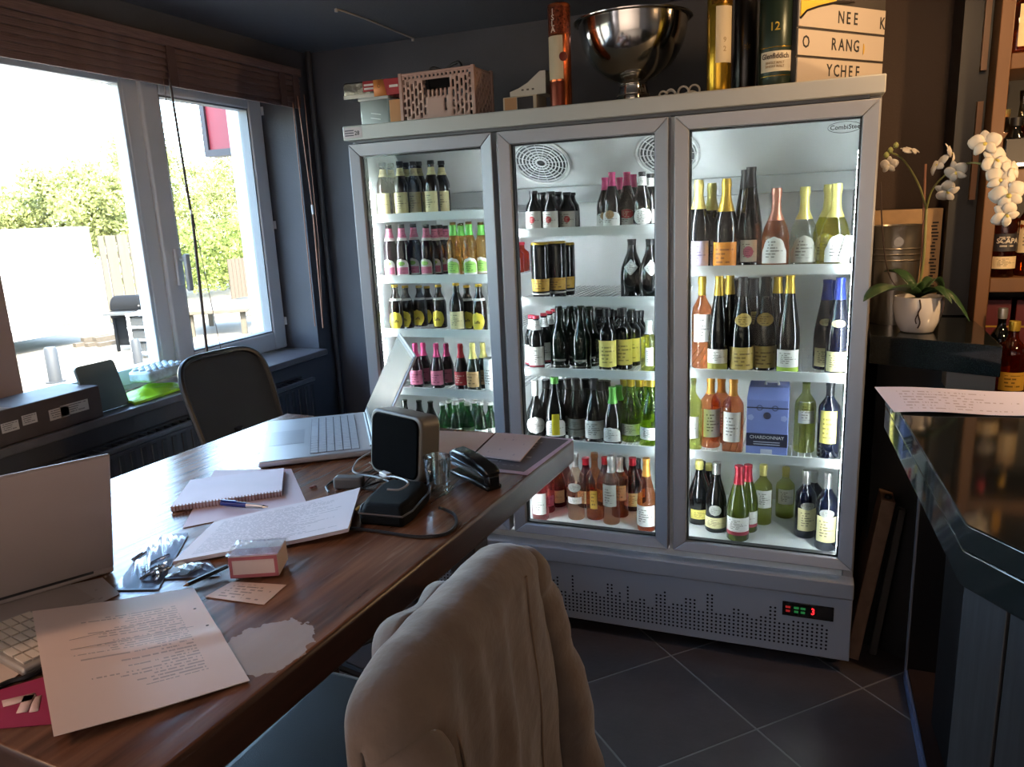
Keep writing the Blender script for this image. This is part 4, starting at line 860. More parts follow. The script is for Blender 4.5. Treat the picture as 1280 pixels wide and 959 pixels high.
MB().box(-hw, hw, -.047, .046, 0, .003).build('carton_floor', mat('off white card', ''), t); MB().box(hw-.003, hw, -.047, .046, .003, z2_-b_).build('carton_back', mat('off white card', ''), t)
MB().box(-hw, -hw+.003, -.047, .046, .003, z1_-b_-.024).build('carton_front', mat('off white card', ''), t)
for k in range(3): MB().box(-hw*.35+.02*k, -hw*.35+.02*k+.009, -.0506, -.05, .016, .022).build('print_mark', mat('grey print', '#5a5248', .6), t)
# tubes
def gift_tube(name, label, p0, p1, ptop, y, bodym, parts, capm=None):
    x0, x1 = span(p0, p1, max(ptop, 20), y); r = (x1-x0)/2; H = hz((p0+p1)/2, ptop, y)-TZ
    t = thing(name, label, 'tube', ((x0+x1)/2, y+r, TZ), .25)
    MB().lathe([(r*.97, 0), (r, .003), (r, H-.003), (r*.97, H)], 32).build('tube_body', bodym, t)
    MB().lathe([(r*1.012, 0), (r*1.012, .006)], 32).build('base_ring', capm or bodym, t); MB().lathe([(r*1.012, H-.02), (r*1.012, H-.001), (r*.9, H+.002)], 32).build('lid', capm or bodym, t)
    for nm, m, z0, z1, a0, a1 in parts:
        MB().lathe([(r+.0007, z0*H), (r+.0007, z1*H)], 16, 0, None, False, False, a0, a1).build(nm, m, t)
    return t, r, H
copper = mat('copper metal foil', '#b5603a', .22, .9); gbr = mat('golden metal foil', '#b8912e', .22, .9)
lt = printmat('cream tube label', '#c9bb9c', '#6a4a3a', rows=12, fill=.35, words=5)
t, r, H = gift_tube('gift_tube', 'tall copper bottle tube with cream label left of the steel bowl', 681, 708, 3, .10, copper, [('label', lt, .29, .70, -2.9, -1.25), ('pattern_band', mat('copper pattern', '#7a3a24', .3, .7, noise=.8, nscale=140), .72, .97, -3.1, 0), ('lower_band', mat('dark copper band', '#6a2c1a', .3, .7), .02, .27, -3.0, -1.2)])
for k, s_ in enumerate('ISLA'): 
    g = textmesh(s_, .026, mat('pale copper ink', '#e0c8b4', .5), bend=r+.001); link('lettering', g, t, loc=(0, 0, H*(.92-.055*k)), rot=(0, 0, -.55))
MB().lathe([(0, 0), (.016, 0), (.014, .003), (0, .004)], 20, 0, Matrix.Translation((r*sin(.35), -r*cos(.35), H*.50)) @ Matrix.Rotation(.35, 4, 'Z') @ Matrix.Rotation(pi/2, 4, 'X')).build('wax_seal', mat('dark red seal', '#6b1c14', .4), t)
t, r, H = gift_tube('gift_tube', 'tall gold bottle tube with cream label right of the steel bowl', 882, 914, -25, .10, gbr, [('label', lt, .28, .78, -2.0, -.55), ('pattern_band', mat('gold pattern', '#6a4a12', .3, .7, noise=.9, nscale=140), .80, .97, -2.4, -.2)])
for k, s_ in enumerate('29'): link('lettering', textmesh(s_, .022, mat('tan ink', '#9a8460', .5), bend=r+.001), t, loc=(0, 0, H*(.40+.08*k)), rot=(0, 0, .3))
t, r, H = gift_tube('gift_tube', 'black bottle tube standing behind between the gold and green tubes', 917, 946, -20, .22, mat('black tube', '#120e0d', .3), [('red_band', mat('deep red band', '#5a1510', .35), .03, .09, -2.6, -.4)])
link('emblem', textmesh('*', .05, mat('dim gold', '#5a4420', .4, .6), bend=r+.001), t, loc=(0, 0, H*.42))
t, r, H = gift_tube('gift_tube', 'wide dark green tin tube marked 12 beside the letter board', 948, 995, -20, .09, mat('dark green tin', '#26352a', .3, .3), [('label', mat('cream tin label', '#cfc6ae', .5), .165, .365, -2.75, -.50), ('gold_line', gbr, .40, .408, -2.9, -.3), ('gold_line', gbr, .12, .126, -2.9, -.3)])
link('lettering', textmesh('12', .034, gold, bend=r+.001), t, loc=(0, 0, H*.60), rot=(0, 0, -.35))
link('lettering', textmesh('Glenfiddich', .023, mat('brown ink', ''), bend=r+.0015, sx=.85), t, loc=(0, 0, H*.315), rot=(0, 0, -.30))
for k in range(2): link('lettering', textmesh('SINGLE MALT', .010, mat('tan ink', ''), bend=r+.0015), t, loc=(0, 0, H*(.25-.035*k)), rot=(0, 0, -.30))
# punch bowl
y = .12; b0, b1 = span(714, 857, 40, y+.1); br = (b1-b0)/2; hh = hz(786, 24, y+br*.8)-TZ
t = thing('punch_bowl', 'large polished steel bowl on a pedestal foot on top of the refrigerator', 'bowl', ((b0+b1)/2, y+br*.95, TZ), 0)
zc_ = hh*.30
bd_ = hh-zc_
pr = [(br*.42, 0), (br*.43, .006), (br*.36, .018), (br*.27, zc_*.6), (br*.235, zc_*.92), (br*.25, zc_*1.02)]+[(br*.96*sin(radians(a)), zc_*.97+bd_*.99*(1-cos(radians(a)))) for a in range(16, 90, 6)]+[(br*.965, hh*.985), (br*1.03, hh), (br*1.02, hh+.002), (br*.95, hh*.985)]+[(br*.94*sin(radians(a)), zc_*1.0+bd_*.96*(1-cos(radians(a)))) for a in range(83, 0, -9)]+[(0, zc_*1.02)]
MB().lathe(pr, 48, cap1=False).build('bowl_body', steel, t, ang=60)
g = MB(); g.tube([(br*1.03*cos(2*pi*k/48), br*1.03*sin(2*pi*k/48), hh) for k in range(48)], .004, 8, closed=True); g.build('rolled_rim', steel, t)
for q, zz in ((.38, .020), (.285, zc_*.55), (.245, zc_*.93)): MB().tube([(br*q*cos(2*pi*k/32), br*q*sin(2*pi*k/32), zz) for k in range(32)], .003, 6, closed=True).build('pedestal_ring', steel, t)
# wire whisk-like tangle
y = .10; p = at(848, 110, y=y)
t = thing('cable_tangle', 'small tangle of pale cable and rings right of the bowl foot', 'cable', (p.x, y+.03, TZ))
g = MB()
for k, (dx, r_) in enumerate(((-.055, .012), (-.03, .014), (.012, .017), (.048, .018))):
    g.tube([(dx+r_*cos(2*pi*i/20), -.01+.004*k, r_+.004+r_*sin(2*pi*i/20)) for i in range(20)], .0035, 6, closed=True)
g.tube(smoothpath([(-.09, 0, .004), (-.06, .01, .012), (-.03, 0, .03), (0, .01, .012), (.04, 0, .02), (.07, .01, .005)]), .004, 6); g.build('cable', mat('pale grey cable', '#9a958c', .4), t)
# white letter board, turned with its right end further back
yl, zl = .10, hz(998, 34, .10); yr = .10
for _ in range(200):
    if at(1105, 45, y=yr).z > zl: break
    yr += .004
yr = min(yr, .5)
pl_, pr_ = at(998, 34, y=yl), at(1105, 45, y=yr); d = Vector((pr_.x-pl_.x, pr_.y-pl_.y, 0)); Lb = d.length; ang = atan2(d.y, d.x)
t = thing('letter_board', 'white three row letter board with yellow header on top of refrigerator', 'sign', (pl_.x, pl_.y, TZ), ang)
rowh = (at(998, 34, y=yl).z-at(996, 70, y=yl).z); zr1 = zl-TZ
wb_ = mat('letter board panel', '#b5a899', .45); dkb = mat('dark board frame', '#1c1412', .5)
MB().box(-.004, Lb+.004, .004, .022, 0, zr1+rowh*1.7).build('back_board', dkb, t)
for k, (z0, z1) in enumerate(((.0, zr1-rowh-.004), (zr1-rowh+.004, zr1-.004), (zr1+.004, zr1+rowh*.93))): MB().box(0, Lb, -.001, .004, z0, z1).build('row_panel', wb_, t)
rows_z = (zr1-rowh*1.5+.004, zr1-rowh*.5, zr1+rowh*.48)
fs_ = rowh*.62
def put(txt, u, z): link('lettering', textmesh(txt, fs_, black_ink, sx=.8), t, loc=(u*Lb, -.0016, z))
for i, c in enumerate('NEE'): put(c, .47+.085*i, rows_z[2])
put('O', .085, rows_z[1])
for i, c in enumerate('RANG'): put(c, .40+.088*i, rows_z[1])
for i, c in enumerate('YCHEE'): put(c, .36+.083*i, rows_z[0])
put('K', .965, rows_z[2]-.004)
MB().prism([(.012*cos(a)*.5, .017*sin(a)) for a in [pi/2-pi*k/8 for k in range(9)]], 0, .001, 0, Matrix.Translation((.745*Lb, -.0022, rows_z[1]-.006)) @ Matrix.Rotation(pi/2, 4, 'X')).build('yellow_sticker', mat('yellow sticker', '#c9a020', .5), t)
ye = mat('yellow header card', '#d8b418', .45); zy = zr1+rowh*.93
MB().prism([(.005, zr1+rowh*.35), (.07*Lb, zr1+rowh*.62), (.2*Lb, zr1+rowh*.82), (.40*Lb, zr1+rowh*1.05), (.40*Lb, zr1+rowh*2.0), (.005, zr1+rowh*2.0)], 0, .002, 0, Matrix.Translation((0, -.002, 0)) @ Matrix.Rotation(pi/2, 4, 'X')).build('header_card', ye, t)
g = MB(); g.tube([(.003, -.005, zr1+rowh*.31), (.07*Lb, -.005, zr1+rowh*.58), (.2*Lb, -.005, zr1+rowh*.78), (.40*Lb, -.005, zr1+rowh*1.0), (.6*Lb, -.005, zr1+rowh*1.08)], .0035, 6); g.build('header_edge', dkb, t)
link('lettering', textmesh('Sch', rowh*.75, black_ink, shear=.3, align='LEFT'), t, loc=(.05*Lb, -.005, zr1+rowh*1.12), rot=(0, -.42, 0))

# ================================================================== THE BAR, RIGHT
granite = mat('polished black granite', '#0c0c0d', .05, spec=.6, noise=.0); 
granite_e = mat('black granite edge', '#0b0c0c', .08, spec=.5, noise=.5, nscale=330, col2='#222726')
bar = thing('bar_counter', 'black polished granite bar counter with grey board front', 'bar', (2.3, -.8, 0))
BR = Matrix.Translation((-2.3, .8, 0))
dv = Vector((.567, -.824)); C_ = Vector((1.958, -1.237)); E_ = C_+dv*1.5
top = [(1.916, -.25), (1.958, -1.237), (E_.x, E_.y), (3.2, -2.2), (3.2, -.25)]
MB().prism([p for p in top], 1.052, 1.10, 0, BR).build('granite_top', granite_e, bar, bevel=.003)
low = [(1.917, -.252), (1.959, -1.234), (E_.x+.002, E_.y+.002), (3.19, -2.19), (3.19, -.252)]
MB().prism(low, .985, 1.051, 0, BR).build('granite_apron', granite_e, bar, bevel=.003)
MB().prism([(2.10, -.28), (2.14, -1.16), (2.32, -1.42), (3.1, -2.1), (3.1, -.28)], .06, .985, 0, BR).build('bar_body', mat('black bar body', '#050506', .6, spec=.2), bar)
gw = mat('grey stained board', '#27282b', .6, noise=.3, nscale=9, stretch=(12, 12, .6))
S0 = Vector((1.992, -1.125)); nrm2 = Vector((-.824, -.567))
for k in range(11):
    p0 = S0+dv*(.098*k); M = BR @ Matrix.Translation((p0.x, p0.y, 0)) @ Matrix.Rotation(atan2(dv.y, dv.x), 4, 'Z')
    MB().box(.001, .095, -.009+.003*(k % 2), .010, .0, .984, 0, M).build('board', gw, bar, bevel=.002)
MB().box(2.062, 2.60, .010, .030, .0, .984, 0, BR).build('end_panel', mat('black lacquer panel', '#0b0b0d', .3), bar)
MB().box(2.058, 2.0635, .006, .032, .0, .984, 0, BR).build('edge_highlight', mat('grey edge highlight', '#6a6b70', .4, .4), bar)  # thin grey strip added as the highlight along the panel's edge
MB().box(2.066, 2.6, -1.10, .009, .0, .055, 0, BR).build('plinth', mat('dark brown plinth', '#2a1d1a', .35), bar)
MB().box(2.056, 2.066, -1.12, .008, .0, .05, 0, BR).build('plinth_strip', mat('blue grey strip', '#4a5470', .4), bar, bevel=.002)
# sheet on the bar
g = MB(); q_ = [at(1093, 480, z=1.112), at(1300, 487, z=1.112), at(1300, 516, z=1.112), at(1118, 511, z=1.112)]
def bil(q, u, v): return q[3]*(1-u)*(1-v)+q[2]*u*(1-v)+q[1]*u*v+q[0]*(1-u)*v
t = thing('paper_sheet', 'white printed sheet lying over the far end of the black bar', 'paper', (bil(q_, .5, .5).x, bil(q_, .5, .5).y, 1.1005)); o_ = Vector(t.location)
g.grid(lambda u, v: bil(q_, u, v)-o_+Vector((0, 0, -.009+.003*sin(6*u)+.003*u)), 12, 6, thick=.0006); g.build('sheet', printmat('bar sheet print', '#cfcbe0', '#9a8ea0', rows=9, fill=.5, words=40), t)
# boards leaning between fridge and bar
for k, (qa, qb, lbk) in enumerate((((1110, 628), (1070, 800), 'brown plank leaning on edge beside the refrigerator'), ((1127, 640), (1094, 800), 'thin dark board leaning right of the brown plank by the bar'))):
    b0 = at(*qb, y=.10+.05*k); a0 = at(*qa, y=.10+.05*k); b0 = b0+(b0-a0)*(b0.z/(a0.z-b0.z)); L_ = (a0-b0).length; dd = a0-b0; tl_ = atan2(dd.x, dd.z)
    t = thing('leaning_plank', lbk, 'plank', (b0.x+.002, b0.y, .004)); wd_ = .022 if k == 0 else .012
    MB().box(-wd_, wd_, 0, .30, 0, L_, 0, Matrix.Rotation(tl_, 4, 'Y')).build('plank', mat('brown plank', '#6b5140', .6, noise=.2) if k == 0 else mat('dark board', '#33302e', .6), t, bevel=.002)
    if k == 0: MB().cyl(Matrix.Rotation(tl_, 4, 'Y') @ Vector((0, .03, L_)), Matrix.Rotation(tl_, 4, 'Y') @ Vector((0, .03, L_+.012)), .012, 10).build('end_knob', black_plastic, t)
# back counter by the wall
bc = thing('back_counter', 'black granite side counter carrying the white orchid', 'counter', (2.06, .4, 0)); BC = Matrix.Translation((-2.06, -.4, 0))
pb = [(1.892, .104), (2.236, -.062), (2.262, .793), (1.892, .793)]
MB().prism(pb, 1.105, 1.20, 0, BC).build('granite_top', granite_e, bc, bevel=.003)
MB().prism([(1.93, .23), (2.20, .10), (2.20, .79), (1.93, .79)], 0, 1.105, 0, BC).build('cabinet', mat('black cabinet', '#0e0e10', .45), bc)
MB().prism([(2.11, .02), (2.23, -.04), (2.23, .05), (2.11, .11)], 1.05, 1.104, 0, BC).build('lit_front', mat('warm lit counter front', '#4a3526', .5), bc)  # lower front of the counter, warm lamp light put into its brown
wc = thing('work_counter', 'low dark work counter behind the bar under the bottle shelves', 'counter', (2.8, .35, 0))
MB().box(-.5, .6, -.25, .43, .9, .96).build('worktop', granite_e, wc, bevel=.004); MB().box(-.48, .58, -.2, .42, 0, .9).build('cabinet', mat('black cabinet', ''), wc)
# bottle shelves
su = thing('back_bar_shelf', 'dark wooden back bar shelf unit with lit warm edges', 'shelf', (2.75, .62, 0)); SU = Matrix.Translation((-2.75, -.62, 0))
wood_s = mat('warm brown shelf wood', '#6b4a2c', .45, noise=.25, nscale=6, stretch=(1, 1, .2))
MB().box(2.245, 2.285, .45, .793, .961, 2.46, 0, SU).build('upright', wood_s, su, bevel=.003)
MB().box(2.285, 3.3, .775, .793, .961, 2.46, 0, SU).build('back_panel', mat('black shelf back', '#0c0a09', .5), su)
MB().box(2.155, 2.243, .56, .793, 1.205, 2.46, 0, SU).build('black_column', mat('black column', '#08080a', .5), su)
for (z0, z1) in ((1.62, 1.95), (2.05, 2.35)): MB().box(2.214, 2.232, .535, .559, z0, z1, 0, SU).build('wood_strip', wood_s, su)
for z in (2.085, 1.715, 1.35):
    MB().box(2.286, 3.3, .455, .774, z-.05, z, 0, SU).build('shelf', wood_s, su, bevel=.003)
def spirit(px, y, z, H, R, profk, gm, capm, labels, label, cat='bottle', square=False):
    x = at(px, 200, y=y).x
    if True:
        # roll of the camera makes px depend on height: read it at the bottle's own height
        for _ in range(3):
            d_ = Vector((x, y, z+H*.4))-CAM; py = 479.5-FPX*(d_.dot(UPV))/(d_.dot(FWD)); x = at(px, py, y=y).x
    x = max(x, 2.287+R)
    t = thing('spirit_bottle', label, cat, (x, y, z+.0005), .12); pr = PROF[profk]
    if square:
        hb = H*.62; MB().box(-R, R, -R*.8, R*.8, 0, hb).build('glass', gm, t, bevel=R*.22, seg=3)
        MB().lathe([(R*.75, hb-.002), (R*.45, hb+.02), (R*.34, hb+.035), (R*.34, H*.86)], 16).build('neck', gm, t)
        MB().lathe([(R*.40, H*.84), (R*.40, H)], 14).build('cap', capm, t)
        for (z0, z1, m) in labels: MB().box(-R*.8, R*.8, -R*.8-.0016, -R*.8-.0002, z0*H, z1*H).build('label', m, t)
    else:
        MB().lathe([(0, 0)]+[(r*R, q*H) for r, q in pr], 20, 0, None, False, True).build('glass', gm, t, ang=50)
        MB().lathe([(prof_r(pr, .88)*R+.001, .88*H), (prof_r(pr, .95)*R+.001, .95*H), (.38*R+.001, H+.001)], 14, 0, None, False, True).build('cap', capm, t)
        for (z0, z1, m) in labels:
            g = MB(); g.grid(lambda u, v: ((prof_r(pr, z0+(z1-z0)*v)*R+.001)*cos(-pi/2+(u-.5)*2.2), (prof_r(pr, z0+(z1-z0)*v)*R+.001)*sin(-pi/2+(u-.5)*2.2), (z0+(z1-z0)*v)*H), 12, 2); g.build('label', m, t)
    return t
whisky = glassmat('amber whisky glass', '#c87a2c', .06, .02, .3, '#b86a20'); L_w = lb('warm cream', '#d6c29a'); dkl = lb('charcoal', '#25242a', '#c0b8a8', 4); dcl = glassmat('smoky clear glass', '#b9b2a2', .07, .02, .06)
spirit(1257, .52, 2.085, .26, .052, 'bord', whisky, blackf, [(.08, .58, L_w)], 'square amber whisky bottle with cream label, highest bar shelf', square=True)
spirit(1241, .66, 2.085, .24, .036, 'bord', whisky, gold, [(.1, .4, L_w)], 'round amber bottle behind the square whisky bottle on highest bar shelf')
spirit(1243, .66, 1.715, .21, .037, 'bord', dcl, pgold, [(.45, .62, L_w)], 'clear small bottle with cream neck label, second bar shelf')
spirit(1275, .66, 1.715, .27, .036, 'spark', dcl, dcl, [], 'cut glass decanter at the back of second bar shelf')
spirit(1254, .51, 1.715, .17, .042, 'bord', dk, blackf, [(.12, .58, dkl)], 'squat dark bottle with grey crest label, second bar shelf', square=True)
spirit(1285, .54, 1.715, .20, .033, 'bord', whisky, gold, [(.1, .5, L_go)], 'amber bottle with orange label at the right edge, second bar shelf')
spirit(1229, .68, 1.35, .26, .028, 'bord', dk, blackf, [(.18, .45, L_w)], 'narrow dark bottle with cream label, third bar shelf')
tS = spirit(1249, .51, 1.35, .30, .040, 'bord', whisky, redf, [(.30, .50, dkl), (.10, .24, L_w)], 'amber bottle with dark and cream labels, third bar shelf')
link('lettering', textmesh('SCAPA', .024, mat('pale print ink', '#c9c2b4', .5), bend=.0425), tS, loc=(0, 0, .125), rot=(0, 0, .0))
spirit(1283, .55, 1.35, .29, .034, 'bord', whisky, gold, [(.28, .66, L_w)], 'amber bottle with tall cream label, third bar shelf')
for k, px in enumerate((1234, 1272)):
    x = at(px, 378, y=.52).x
    t = thing('liqueur_box', ['small deep red box hanging low on the work counter left', 'small deep red box low on the work counter right'][k].replace('hanging low', 'standing'), 'box', (max(x+.02, 2.336+.105*k), .60, .961)); MB().box(-.045, .045, -.04, .04, 0, .30).build('carton', mat('deep red carton', '#5a0f18', .5), t, bevel=.002); MB().box(-.045, .045, -.0405, -.04, .20, .206).build('gold_line', gold, t)
spirit(1247, .40, .961, .29, .036, 'bord', dk, silver, [(.1, .32, L_go)], 'dark bottle with silver cap on the low work counter')
spirit(1263, .30, .961, .26, .042, 'bord', whisky, gold, [(.12, .36, L_go)], 'amber bottle with orange label on the low work counter')
# steel pail and printed crate board behind the orchid
t = thing('ice_pail', 'tall steel pail standing behind the white orchid pot', 'pail', (1.978, .40, 1.2005))
pst = mat('brushed pail steel', '#8a8378', .3, .9)
MB().lathe([(.07, 0), (.083, .30), (.088, .34), (.090, .345), (.086, .345), (.078, .30), (.066, .02), (0, .02)], 32).build('pail_body', pst, t)
for z in (.225, .245, .265): g = MB(); r_ = .0705+.013*z/.3; g.tube([(r_*cos(2*pi*k/32)+0, r_*sin(2*pi*k/32), z) for k in range(32)], .0035, 6, closed=True); g.build('rib', pst, t)
for a in (0, pi): MB().lathe([(.016, 0), (.016, .006)], 12, 0, Matrix.Translation((.084*cos(a-pi/2), .084*sin(a-pi/2), .29)) @ Matrix.Rotation(pi/2, 4, 'X')).build('handle_ear', pst, t)
zt = at(1140, 266, y=.62).z; x1 = at(1176, 300, y=.62).x
t = thing('printed_crate', 'pale wooden wine crate with black markings standing behind the steel pail', 'crate', (x1-.12, .70, 1.2005)); crw = mat('pale crate wood', '#a3835c', .6, noise=.15)
hcr = zt-1.2
MB().box(-.12, .12, -.08, -.068, 0, hcr).build('side_board', crw, t); MB().box(-.12, .12, .06, .072, 0, hcr).build('side_board', crw, t); MB().box(-.12, -.108, -.068, .06, 0, hcr).build('end_board', crw, t); MB().box(.108, .12, -.068, .06, 0, hcr).build('end_board', crw, t); MB().box(-.12, .12, -.08, .072, hcr, hcr+.012).build('lid_board', crw, t)
rnd = random.Random(5); g = MB()
for k in range(26): zq = .03+k*(hcr-.06)/26; g.box(.085+rnd.uniform(0, .01), .112-rnd.uniform(0, .01), -.0808, -.0802, zq, zq+.006)
g.build('printed_marks', mat('black print', '#1c1512', .6), t)

# ------------------------------------------------------------------ orchid
PX, PY, PZ = 2.037, .195, 1.2005
t = thing('potted_orchid', 'white orchid in a glossy white pot on the black side counter', 'plant', (PX, PY, PZ)); O_ = Vector((PX, PY, PZ))
ceramic = mat('white glazed ceramic', '#dcd6cf', .15, coat=.5)
MB().lathe([(.046, 0), (.052, .004), (.066, .035), (.074, .07), (.076, .095), (.073, .118), (.070, .119), (.070, .10), (0, .098)], 36).build('pot', ceramic, t, ang=60)
MB().lathe([(.0695, .1), (.05, .108), (0, .112)], 20).build('bark_mix', mat('bark chips', '#3a2c1e', .9, noise=.5, nscale=60, bump=1, bscale=60), t)
def op(px, py, y): return at(px, py, y=y)-O_
leaf_m = mat('dark orchid leaf', '#2f4a2a', .35, noise=.2, nscale=12); stem_m = mat('orchid stem', '#7a7a44', .5); pet = mat('white orchid petal', '#bdb6ab', .55, trans=0, sheen=.1); lip_m = mat('yellow orchid lip', '#b9a850', .5); stake_m = mat('wooden stake', '#8a5f48', .6)
def leaf(a, b, w_, droop, rise):
    a, b = Vector(a), Vector(b); d_ = b-a; sd = Vector((-d_.y, d_.x, 0)); sd = sd.normalized() if sd.length > 1e-4 else Vector((0, 1, 0))
    def f(u, v):
        c = a+d_*u+Vector((0, 0, rise*sin(pi*u)-droop*u*u)); wid = w_*(sin(pi*min(u*.92+.08, 1))**.7); s2 = (v-.5)*2
        return c+sd*wid*s2*.5+Vector((0, 0, .25*wid*abs(s2)))
    g = MB(); g.grid(f, 12, 4); return g.build('leaf', leaf_m, t, solid=.0016)
leaf((0, 0, .112), op(1079, 377, -.09), .08, .0, .03); leaf((0, 0, .112), op(1105, 340, .30), .05, .0, .03); leaf((0, 0, .112), op(1212, 402, .12), .05, .0, .05); leaf((0, 0, .112), op(1190, 380, .10), .045, .0, .035); leaf((0, 0, .112), op(1140, 362, .08), .04, 0, .03); leaf((0, 0, .112), op(1180, 365, .30), .045, 0, .05)
base = Vector((.0, .0, .11))
MB().tube([base+Vector((.004, 0, 0)), op(1157, 205, .19)], .0035, 7).build('stake', stake_m, t)
j = op(1158, 262, .19)
MB().tube(smoothpath([base-Vector((.008, 0, 0)), op(1154, 330, .185), j]), .0042, 8).build('stem', stem_m, t)
MB().tube(smoothpath([j, op(1150, 235, .18), op(1138, 212, .16), op(1126, 197, .14), op(1112, 190, .12)]), [.0032]*24+[.002], 7).build('stem', stem_m, t)
MB().tube(smoothpath([j, op(1164, 240, .16), op(1178, 222, .12), op(1200, 207, .08), op(1222, 204, .04), op(1240, 215, .01), op(1248, 240, 0), op(1254, 268, 0)]), .003, 7).build('stem', stem_m, t)
def flower(c, face, s, roll=0, lipon=True):
    face = Vector(face).normalized(); up = Vector((0, 0, 1)); r_ = up.cross(face).normalized(); u_ = face.cross(r_)
    R3 = Matrix((r_, u_, face)).transposed() @ Matrix.Rotation(roll, 3, 'Z'); c = Vector(c)
    root = None
    for k, (a, L_, w_) in enumerate(((90, 1, .62), (18, 1.05, 1.0), (162, 1.05, 1.0), (-50, .95, .6), (-130, .95, .6))):
        ca, sa = cos(radians(a)), sin(radians(a))
        def f(u, v):
            x = u*L_*s; wd = w_*s*.55*(sin(pi*min(u*.9+.06, 1))**.75); y2 = (v-.5)*2*wd; z2 = .25*s*(u**2)*(-.3)+.12*s*sin(pi*u)-abs(v-.5)*.12*s
            return c+R3 @ Vector((ca*x-sa*y2, sa*x+ca*y2, z2+.003*k))
        g = MB(); g.grid(f, 7, 4)
        if root is None: root = g.build('flower', pet, t, solid=.001)
        else: g.build('petal', pet, root, solid=.001)
    if lipon:
        g = MB(); g.lathe([(0, 0), (.12*s, .05*s), (.18*s, .22*s), (.1*s, .38*s), (0, .42*s)], 9, 0, Matrix.Translation(c) @ R3.to_4x4() @ Matrix.Translation((0, -.1*s, 0))); g.build('lip', lip_m, root)
cam_d = Vector((-.2, -.95, .1))
for (px, py, y, fc, s, ro) in ((1137, 190, .13, (.4, -.4, .8), .030, .4), (1112, 206, .12, (-.3, -.9, -.2), .026, 0), (1175, 207, .11, (-.7, -.3, .3), .036, .6), (1186, 192, .12, (.9, -.3, .2), .032, .2), (1184, 238, .12, (-.1, -.7, -.5), .036, 1.2), (1196, 214, .08, (-.4, -.7, -.4), .034, .3),
                               (1231, 180, .02, (-.2, -.9, .25), .042, .1), (1243, 201, .01, (.3, -.8, .1), .04, .8), (1249, 224, .0, (.1, -.9, 0), .040, -.3), (1259, 243, -.01, (.05, -1, -.1), .046, .3), (1256, 268, -.01, (.2, -.9, -.3), .038, .9), (1262, 212, .02, (.6, -.7, .2), .034, 0)):
    flower(op(px, py, y), fc, s, ro)
for (px, py) in ((1108, 194), (1113, 188), (1120, 182)):
    g = MB(); c = op(px, py, .12); g.lathe([(0, -.010), (.007, -.005), (.0085, .001), (.005, .008), (0, .011)], 10, 0, Matrix.Translation(c)); g.build('bud', mat('green orchid bud', '#8c9256', .5), t)
vine = mat('dark aerial root', '#3a2a22', .7)
MB().tube(smoothpath([op(1101, 228, .10), op(1102, 270, .11), op(1106, 320, .12), op(1112, 345, .15), op(1120, 358, .17)]), .002, 6).build('aerial_root', vine, t)
MB().tube(smoothpath([Vector((-.006, -.074, .115)), Vector((-.002, -.0775, .09)), Vector((-.008, -.0765, .07)), Vector((.0, -.069, .04)), Vector((-.004, -.06, .02))]), .0024, 6).build('aerial_root', vine, t)
MB().tube(smoothpath([Vector((-.008, -.0765, .07)), Vector((-.014, -.072, .05)), Vector((-.01, -.066, .035))]), .0018, 6).build('aerial_root', vine, t)
